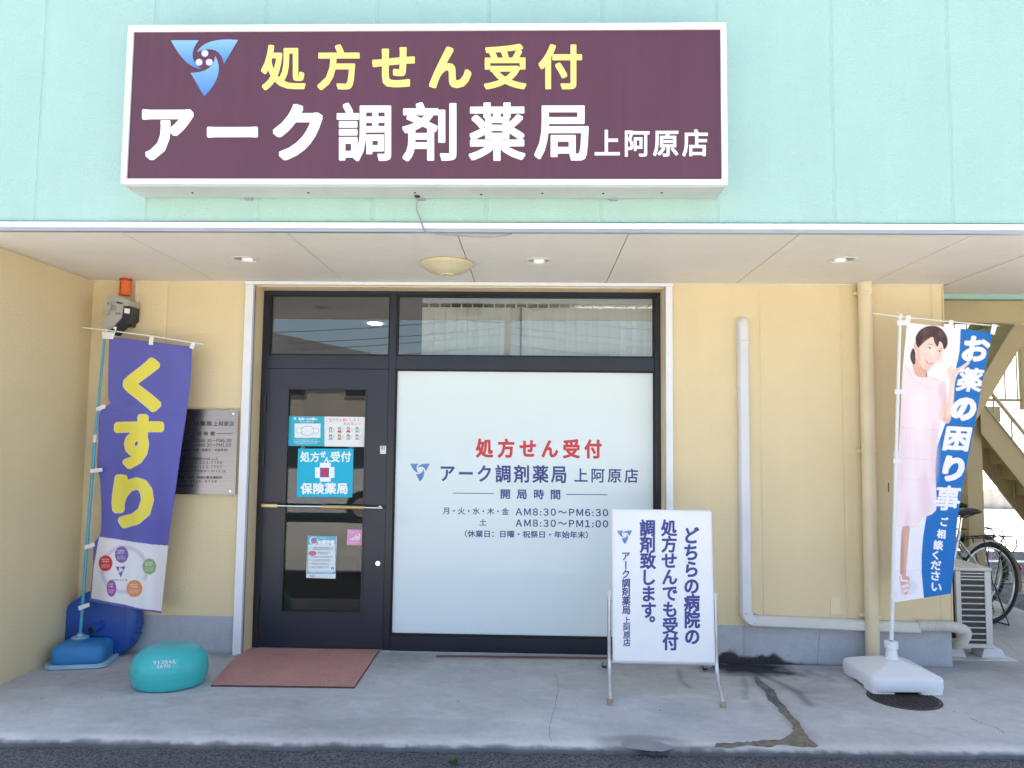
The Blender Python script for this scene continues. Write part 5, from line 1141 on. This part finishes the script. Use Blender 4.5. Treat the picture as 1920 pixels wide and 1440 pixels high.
c.curve([(1768, 758), (1775, 755), (1781, 715), (1776, 702), (1776, 692), (1784, 686), (1787, 692), (1800, 688), (1815, 678), (1818, 681), (1806, 692), (1796, 702), (1791, 716), (1788, 745), (1785, 775), (1779, 793), (1768, 790), (1760, 777), (1762, 768)], SK, .0)
def yr_(U, V): return BYR-.004+.022*np.sin(U*8+V*5)*(.2+V)*U-.06*U+.010*np.sin(V*14+U*3)*U+.05*U*V+sum(-.005*np.exp(-np.abs(V-v0-.01*np.sin(U*5))/.007) for v0 in (.18, .37, .55, .72, .88))
banner_cloth(t2, [(1701, 605), (1693, 690), (1688, 790), (1683, 880), (1680, 960), (1677, 1040), (1673, 1130)], [(1861, 623), (1853, 665), (1842, 715), (1829, 790), (1815, 860), (1803, 925), (1796, 970), (1791, 1030), (1787, 1075), (1783, 1113)], c, yr_, 210, 560)
pt = PY(1687.5, 592, BYR); pb = PY(1671.5, 1200, BYR); pj = PY(1680, 855, BYR)
obj('lower_pole', T([pb, pj], .0125, 14), 'white_plastic', t2, True); obj('upper_pole', T([pj, pt], .0105, 14), 'white_plastic', t2, True); obj('pole_joint', T([pj+Vector((0, 0, -.02)), pj+Vector((0, 0, .03))], .015, 14), 'white_plastic', t2, True); obj('pole_cap', T([pt-Vector((0, 0, .02)), pt+Vector((.001, 0, .012))], .0145, 14), 'white_plastic', t2, True)
obj('pole_label', B(pb.x-.004, pb.x+.004, BYR-.0138, BYR-.012, 1.28-.06, 1.28-.0, .0005), 'dark_ink', t2)
obj('cross_rod', T(smoothpath([PY(1634, 587, BYR-.012), PY(1687, 593.5, BYR-.012), PY(1780, 603, BYR-.03), PY(1873, 611.5, BYR-.06)], 5), .0042, 8), 'white_plastic', t2, True)
for q, Y in (([(1682, 601), (1697, 600), (1700, 591), (1709, 592), (1705, 610), (1682, 610)], BYR-.02), ([(1780, 600), (1788, 600.5), (1786.5, 613), (1778.5, 613)], BYR-.038), ([(1861, 607), (1870, 609), (1865, 628), (1857, 626)], BYR-.068), ([(1678, 730), (1696, 730), (1696, 739), (1678, 739)], BYR-.02), ([(1675, 860), (1690, 861), (1690, 869), (1675, 869)], BYR-.02), ([(1671, 1115), (1682, 1110), (1682, 1116), (1671, 1122)], BYR-.02)): loop(t2, q, Y)
wc = Vector((2.305, -.375, 0))
obj('base_tank', rbox([(-.012, .014), (0, .022), (.003, .04), (.003, .085), (-.004, .098), (-.02, .106), (-.10, .135), (-.165, .156), (-.185, .158)], wc, R(2), hx=.222, hy=.235, rc=.05), 'white_plastic', t2, True, 40)
for sx_ in (-1, 1):
    for sy_ in (-1, 1): obj('base_foot', rbox([(-.004, .0005), (0, .004), (0, .03)], wc+Vector((sx_*.145, sy_*.155, 0)), R(2), hx=.073, hy=.075, rc=.03), 'white_plastic', t2, True)
obj('pole_socket', lathe(bmesh.new(), [(.052, .150), (.038, .165), (.032, .22), (.030, .222), (.041, .224), (.041, .262), (.036, .266), (.014, .268)], Vector((pb.x-.002, BYR, 0)), 28), 'white_plastic', t2, True, 35)

# ================================================================== air conditioner
ac = thing('air_conditioner', 'white outdoor air conditioner unit on plastic feet at the wall corner', 'air conditioner', (3.2, .6, 0))
ax0, ax1, ay0, ay1, az0, az1 = 3.035, 3.295, .215, 1.00, .085, .64
obj('cabinet', B(ax0+.01, ax1, ay0+.012, ay1, az0, az1-.012, .006, 2), 'ac_white', ac, True)
obj('top_lid', B(ax0-.012, ax1+.008, ay0-.006, ay1+.01, az1-.0115, az1+.010, .006, 2), 'ac_white', ac, True)
obj('coil_backing', B(ax0+.004, ax0+.0095, ay0+.02, ay1-.02, az0+.02, az1-.03), 'ac_dark', ac)
for k in range(21): obj('coil_fin', B(ax0-.004, ax0+.0035, ay0+.02, ay1-.02, az0+.03+k*.0245, az0+.034+k*.0245), 'ac_dark', ac)
obj('end_panel', B(ax0+.012, ax1-.002, ay0+.008, ay0+.0125, az0+.003, az1-.016), 'ac_dark', ac)
gw = (ax0+.045, ax1-.045)
for x0_, x1_ in ((ax0+.01, gw[0]), (gw[1], ax1)): obj('end_stile', B(x0_, x1_, ay0-.004, ay0+.0075, az0, az1-.014, .002), 'ac_white', ac)
zz = [az1-.030, az1-.052] + [az1-.074-k*.0425 for k in range(11)]
for k, z in enumerate(zz): obj('louvre', B(gw[0]+.0005, gw[1]-.0005, ay0-.003, ay0+.0075, z-.0042, z+.0042, .0012), 'ac_white', ac)
obj('bottom_rail', B(gw[0]+.0005, gw[1]-.0005, ay0-.003, ay0+.0075, az0, az0+.028, .0015), 'ac_white', ac)
for y_ in (.36, .90):
    for x_ in (2.97, 3.25): 
        bm = bmesh.new(); prism(bm, [(x_, .004), (x_+.17, .004), (x_+.145, .062), (x_+.02, .062)], lambda x, z: Vector((x, y_-.08, z)), (0, .15, 0)); obj('foot_block', bm, 'pvc_white', ac)
    obj('foot_rail', B(3.05, 3.35, y_-.05, y_+.04, .062, .084, .004), 'pvc_ivory', ac)
obj('floor_sheet', B(2.92, 3.46, .20, 1.12, .0006, .0038), 'pvc_ivory', ac)

# ================================================================== bicycles
def wheel(par, cx_, r, base):
    w_ = obj('wheel', tube(bmesh.new(), [(cx_+(r-.017)*math.cos(a*math.pi/24), 0, r+(r-.017)*math.sin(a*math.pi/24)) for a in range(48)], .019, 8, closed=True), 'tyre', par, True)
    obj('rim', tube(bmesh.new(), [(cx_+(r-.042)*math.cos(a*math.pi/24), 0, r+(r-.042)*math.sin(a*math.pi/24)) for a in range(48)], .010, 6, closed=True), 'dull_chrome', w_, True)
    bm = bmesh.new()
    for k in range(32):
        a = k*math.pi/16; s_ = 1 if k % 2 else -1; b = a+s_*.9*(1 if (k//2) % 2 else -1)
        tube(bm, [(cx_+.02*math.cos(b), s_*.028, r+.02*math.sin(b)), (cx_+(r-.045)*math.cos(a), 0, r+(r-.045)*math.sin(a))], .0013, 4, cap=False)
    obj('spokes', bm, 'dull_chrome', w_); obj('hub', T([(cx_, -.05, r), (cx_, .05, r)], .017, 12), 'dull_chrome', w_, True)
    obj('wheel_reflector', B(cx_+.12, cx_+.16, -.008, .008, r+.06, r+.10, .002), 'reflector_amber', w_)
    return w_
def bicycle(name, label, loc, rz, fend, frame_m):
    b = bpy.data.objects.new(name, None); COL.objects.link(b); tag(b, label, 'bicycle', 'bicycles under the stair'); b['base'] = (0, 0, 0)
    r = .345; wb = 1.08
    wheel(b, 0, r, loc); wheel(b, wb, r, loc)
    def fender(cx_, a0, a1, m_):
        bm = bmesh.new(); prev = None
        for k in range(25):
            a = R(a0+(a1-a0)*k/24); row = []
            for off, rr_ in ((-.028, .012), (-.018, .022), (0, .026), (.018, .022), (.028, .012)): row.append(bm.verts.new((cx_+(r+rr_)*math.cos(a), off, r+(r+rr_)*math.sin(a))))
            if prev:
                for i in range(4): bm.faces.new((prev[i], prev[i+1], row[i+1], row[i]))
            prev = row
        return obj('fender', bm, m_, b, True)
    fender(0, 40, 195, fend); fender(wb, 10, 150, fend)
    fr = obj('frame', T([(0, 0, r), (.46, 0, r-.05)], .011, 8), frame_m, b, True)
    for p_, rr_ in (([(.46, 0, r-.05), (.30, 0, .80)], .016), ([(.46, 0, r-.05), (.62, 0, .42), (.93, 0, .85)], .019), ([(0, .05, r), (.33, .015, .72)], .008), ([(0, -.05, r), (.33, -.015, .72)], .008), ([(.95, 0, .78), (.90, 0, .95)], .02)): obj('frame_tube', T(p_, rr_, 10), frame_m, fr, True)
    obj('fork', T([(wb, .05, r), (.985, .04, .70), (.955, 0, .76)], .009, 8), 'dull_chrome', b, True); obj('fork', T([(wb, -.05, r), (.985, -.04, .70), (.955, 0, .76)], .009, 8), 'dull_chrome', b, True)
    obj('seat_post', T([(.31, 0, .76), (.275, 0, .92)], .012, 8), 'chrome', b, True)
    bm = bmesh.new(); rings = []
    for x, w_, z, h in ((.13, .055, .955, .03), (.15, .095, .965, .05), (.20, .10, .965, .055), (.27, .07, .955, .05), (.34, .032, .945, .04), (.39, .02, .94, .03), (.40, .006, .935, .012)):
        rings.append([bm.verts.new((x, w_*math.cos(a*math.pi/6), z+h/2*math.sin(a*math.pi/6))) for a in range(12)])
    for a_, b_ in zip(rings, rings[1:]):
        for i in range(12): bm.faces.new((a_[i], a_[(i+1) % 12], b_[(i+1) % 12], b_[i]))
    bm.faces.new(rings[0][::-1]); bm.faces.new(rings[-1]); se = obj('saddle', bm, 'saddle', b, True, 60); obj('saddle_spring', T([(.16, .03, .94), (.26, .02, .915), (.36, 0, .925)], .006, 6), 'frame_black', se); obj('saddle_spring', T([(.16, -.03, .94), (.26, -.02, .915), (.36, 0, .925)], .006, 6), 'frame_black', se)
    rk = obj('rear_rack', T([(.28, .05, .74), (-.22, .06, .745), (-.27, .06, .72), (-.29, .05, .66), (-.24, .045, .60)], .006, 8), 'frame_black', b, True); obj('rack_rail', T([(.28, -.05, .74), (-.22, -.06, .745), (-.27, -.06, .72), (-.29, -.05, .66), (-.24, -.045, .60)], .006, 8), 'frame_black', rk, True)
    for x in (-.18, -.08, .02, .12): obj('rack_bar', T([(x, -.06, .744), (x, .06, .744)], .0045, 6), 'frame_black', rk)
    for s_ in (-1, 1): obj('rack_stay', T([(-.02, s_*.055, r), (-.12, s_*.058, .742)], .005, 6), 'frame_black', rk); obj('rack_stay', T([(.01, s_*.055, r), (.1, s_*.055, .742)], .005, 6), 'frame_black', rk)
    bm = lathe(bmesh.new(), [(0, .016), (.018, .012), (.024, 0), (.020, -.004), (0, -.004)], (0, 0, 0), 16); rf = obj('rear_reflector', bm, 'reflector_red', b, True); a = R(162); rf.location = ((r+.040)*math.cos(a), 0, r+(r+.040)*math.sin(a)); rf.rotation_euler = (0, R(-80), 0); rf.scale = (1.3, 1, 1)
    obj('mud_flap', B(-.40, -.384, -.025, .025, r-.11, r-.02, .003), 'white_plastic', b)
    obj('kick_stand', T([(0, .06, r), (-.05, .11, .10), (-.08, .12, .012), (-.08, -.12, .012), (-.05, -.11, .10), (0, -.06, r)], .007, 8), 'frame_black', b, True)
    obj('handlebar', T(smoothpath([(.72, -.27, 1.02), (.84, -.24, 1.03), (.90, -.08, 1.0), (.90, .08, 1.0), (.84, .24, 1.03), (.72, .27, 1.02)], 5), .011, 8), 'chrome', b, True); obj('crank', T([(.46, -.06, r-.05), (.46, .06, r-.05), (.60, .075, r-.12)], .010, 8), 'dull_chrome', b, True)
    cg = bmesh.new(); prism(cg, [(-.06, r-.035), (.52, r-.12), (.56, r-.04), (.50, r+.05), (-.06, r+.035)], lambda x, z: Vector((x, -.05, z)), (0, .008, 0)); obj('chain_guard', cg, 'dull_chrome', b)
    b.location = loc; b.rotation_euler = (0, R(0), rz); return b
w0 = PZ(1848, 1160); bicycle('bicycle', 'bicycle with ivory rear fender and red reflector behind the air conditioner', Vector((3.93, 1.36, 0)), R(180+20), 'fender_ivory', 'dull_chrome')
bicycle('bicycle', 'bicycle with green rear fender, farther one behind the ivory bicycle', Vector((4.18, 2.0, 0)), R(180+15), 'fender_green', 'fender_green')

# ================================================================== what lies behind at the right
struct(obj('lot', B(3.0, 60, 6.2, 70, -.05, -.024), 'lot_concrete'))
struct(obj('gravel_strip', B(4.9, 14, 3.5, 4.1, -.05, -.02), 'gravel'))
struct(obj('lane_marking', B(4.2, 16, 5.15, 5.32, -.04, -.026), 'road_paint'))
bw = thing('boundary_wall', 'low weathered concrete wall across the sunlit lot at far right', 'wall', (10, 14, 0))
for k in range(12): obj('wall_block', B(2+k*1.5, 3.494+k*1.5, 14, 14.18, -.03, .42, .006), 'old_concrete', bw)
obj('wall_coping', B(2, 20, 13.98, 14.2, .4205, .46, .006), 'old_concrete', bw)
nb_ = thing('neighbour_building', 'pale building with teal window frames seen through the stair railing', 'building', (24, 26, 0))
obj('wall', B(18.4, 34, 24, 34, -.03, 7.5), 'pale_wall', nb_); obj('roof', B(18.2, 34.2, 23.7, 34.2, 7.5, 7.7), 'roof_grey', nb_)
for i in range(4):
    for z in (1.0, 4.0):
        f = obj('window', B(18.8+i*3.4, 20.8+i*3.4, 23.93, 23.999, z, z+1.5), 'mint_stucco', nb_); obj('window_glass', B(18.88+i*3.4, 20.72+i*3.4, 23.9, 23.929, z+.08, z+1.42), 'dark_pane', f)

# ================================================================== across the street (seen in the glass)
mat('road_old', (0.27, 0.26, 0.24), .9, bump=(60, .5, .01), var=(.6, .1), var2=(40, .1))
struct(obj('street', B(-60, 60, -26, -3.3, -.06, -.026), 'road_old'))
struct(obj('far_pavement', B(-60, 60, -30, -26, -.06, .10, .01), 'old_concrete'))
struct(obj('centre_line', B(-60, 60, -16.5, -16.38, -.05, -.022), 'road_paint'))
def house(x0, x1, y0, y1, h, rh, wm, label, name='street_house'):
    t = thing(name, label, 'house', ((x0+x1)/2, (y0+y1)/2, 0), 'houses across the street')
    obj('wall', B(x0, x1, y0, y1, -.03, h), wm, t)
    bm = bmesh.new(); o_ = .5; prism(bm, [(x0-o_, h), (x1+o_, h), ((x0+x1)/2, h+rh)], lambda x, z: Vector((x, y0-o_, z)), (0, y1-y0+2*o_, 0)); obj('roof', bm, 'roof_grey', t)
    n = max(2, int((x1-x0)/3))
    for i in range(n):
        for z in (1.0, 3.7):
            if z+1.3 > h: continue
            xc = x0+(i+.5)*(x1-x0)/n; f = obj('window', B(xc-.85, xc+.85, y1+.001, y1+.05, z, z+1.2), 'grey_alu', t); obj('window_glass', B(xc-.78, xc+.78, y1+.0505, y1+.06, z+.07, z+1.13), 'dark_pane', f)
house(-22, -7.2, -43, -34, 5.6, 1.6, 'beige_wall', 'beige two storey house across the street, reflected in the door glass')
house(-5, 9, -45, -35, 3.2, 1.9, 'pale_wall', 'pale low gabled house across the street, reflected in the frosted pane')
house(13, 30, -44, -34, 5.8, 1.5, 'pale_wall', 'white two storey house across the street, reflected at the right of the glass')
house(-48, -27, -44, -34, 5.8, 1.8, 'pale_wall', 'white house far along the street, reflected at the left of the glass')
bm = bmesh.new(); prev = None
for k in range(61):
    x = -900+k*30; h = 38+34*float(fbm(np.array([k*.22]), np.array([.5]), 201)[0])+14*float(fbm(np.array([k*.9]), np.array([2.5]), 205)[0])
    c_ = [bm.verts.new((x, -560, -1)), bm.verts.new((x, -640, h)), bm.verts.new((x, -760, h*.6))]
    if prev:
        for i in range(2): bm.faces.new((prev[i], prev[i+1], c_[i+1], c_[i]))
    prev = c_
struct(obj('hills', bm, 'hill', None, True))
up_ = thing('utility_pole', 'concrete utility pole with wires across the street, reflected in the transom', 'utility pole', (-1.2, -27.6, 0))
obj('pole', T([(-1.2, -27.6, 0), (-1.2, -27.6, 9.5)], [.17, .11], 16), 'old_concrete', up_, True)
for z in (8.9, 8.1): obj('cross_arm', B(-2.1, -.3, -27.66, -14.54, z, z+.09), 'grey_alu', up_)
for i, (dx_, z) in enumerate(((-.85, 9.05), (-.3, 9.05), (.6, 9.05), (-.7, 8.25), (.5, 8.25), (0, 7.0), (0, 6.5), (0, 6.2), (0, 5.7))):
    obj('wire', T([(-1.2+dx_+x*1.0, -27.6+.02*i, z-1.1*(1-(x/22)**2)+.02*x) for x in range(-44, 45, 4)] if False else [(-1.2+x, -27.6+dx_, z-.9*(1-((abs(x) % 30-15)/15)**2)) for x in range(-45, 46, 3)], .014, 5), 'rubber', up_)
obj('transformer', T([(-.75, -27.6, 7.2), (-.75, -27.6, 8.0)], .24, 16), 'grey_alu', up_, True)
car = thing('parked_car', 'pale parked car on the lot, seen only as a reflection in the door glass', 'car', (-4.3, -9.2, 0))
cX, cY, cW = -6.3, -10.0, 1.66
side = [(0, .35), (.02, .62), (.12, .80), (.75, .92), (1.35, 1.40), (1.7, 1.50), (2.9, 1.50), (3.35, 1.42), (3.75, 1.0), (3.95, .92), (4.0, .45), (3.9, .30), (.1, .28)]
bm = bmesh.new(); rings = []
for f_, yy in ((.985, 0), (1.0, .06), (1.0, cW-.06), (.985, cW)):
    rings.append([bm.verts.new((cX+2+(x-2)*f_, cY+yy+(.12 if z > 1.2 and yy < .5 else -.12 if z > 1.2 else 0), -.03+.05+z*f_)) for x, z in side])
for a, b in zip(rings, rings[1:]):
    for i in range(len(a)): bm.faces.new((a[i], a[(i+1) % len(a)], b[(i+1) % len(a)], b[i]))
bm.faces.new(rings[0][::-1]); bm.faces.new(rings[-1]); obj('car_body', bm, 'car_white', car, True, 35)
for pg in ([(1.02, .97), (1.42, 1.36), (1.95, 1.42), (1.95, .97)], [(2.03, .97), (2.03, 1.42), (2.85, 1.42), (2.85, .97)], [(2.93, .97), (2.93, 1.42), (3.22, 1.36), (3.55, .99)]):
    bm = bmesh.new(); prism(bm, pg, lambda x, z: Vector((cX+x, cY+cW-.015-(.10 if z > 1.2 else 0), .02+z)), (0, .022, 0)); obj('side_window', bm, 'dark_pane', car)
for x in (.75, 3.15):
    for yy in (.1, cW-.1):
        wl_ = obj('wheel', T([(cX+x, cY+yy-.1, .27), (cX+x, cY+yy+.11, .27)], .30, 24), 'tyre', car, True); obj('hub_cap', T([(cX+x, cY+yy+.111, .27), (cX+x, cY+yy+.12, .27)], .18, 20), 'dull_chrome', wl_, True)
for x, m_ in ((.03, 'lens'), (3.93, 'reflector_red')): obj('headlight' if x < 1 else 'tail_light', B(cX+x, cX+x+.12, cY+cW-.22, cY+cW+.008, .66, .80, .01), m_, car)
# remove the helper property
for o in bpy.data.objects:
    if 'base' in o: del o['base']
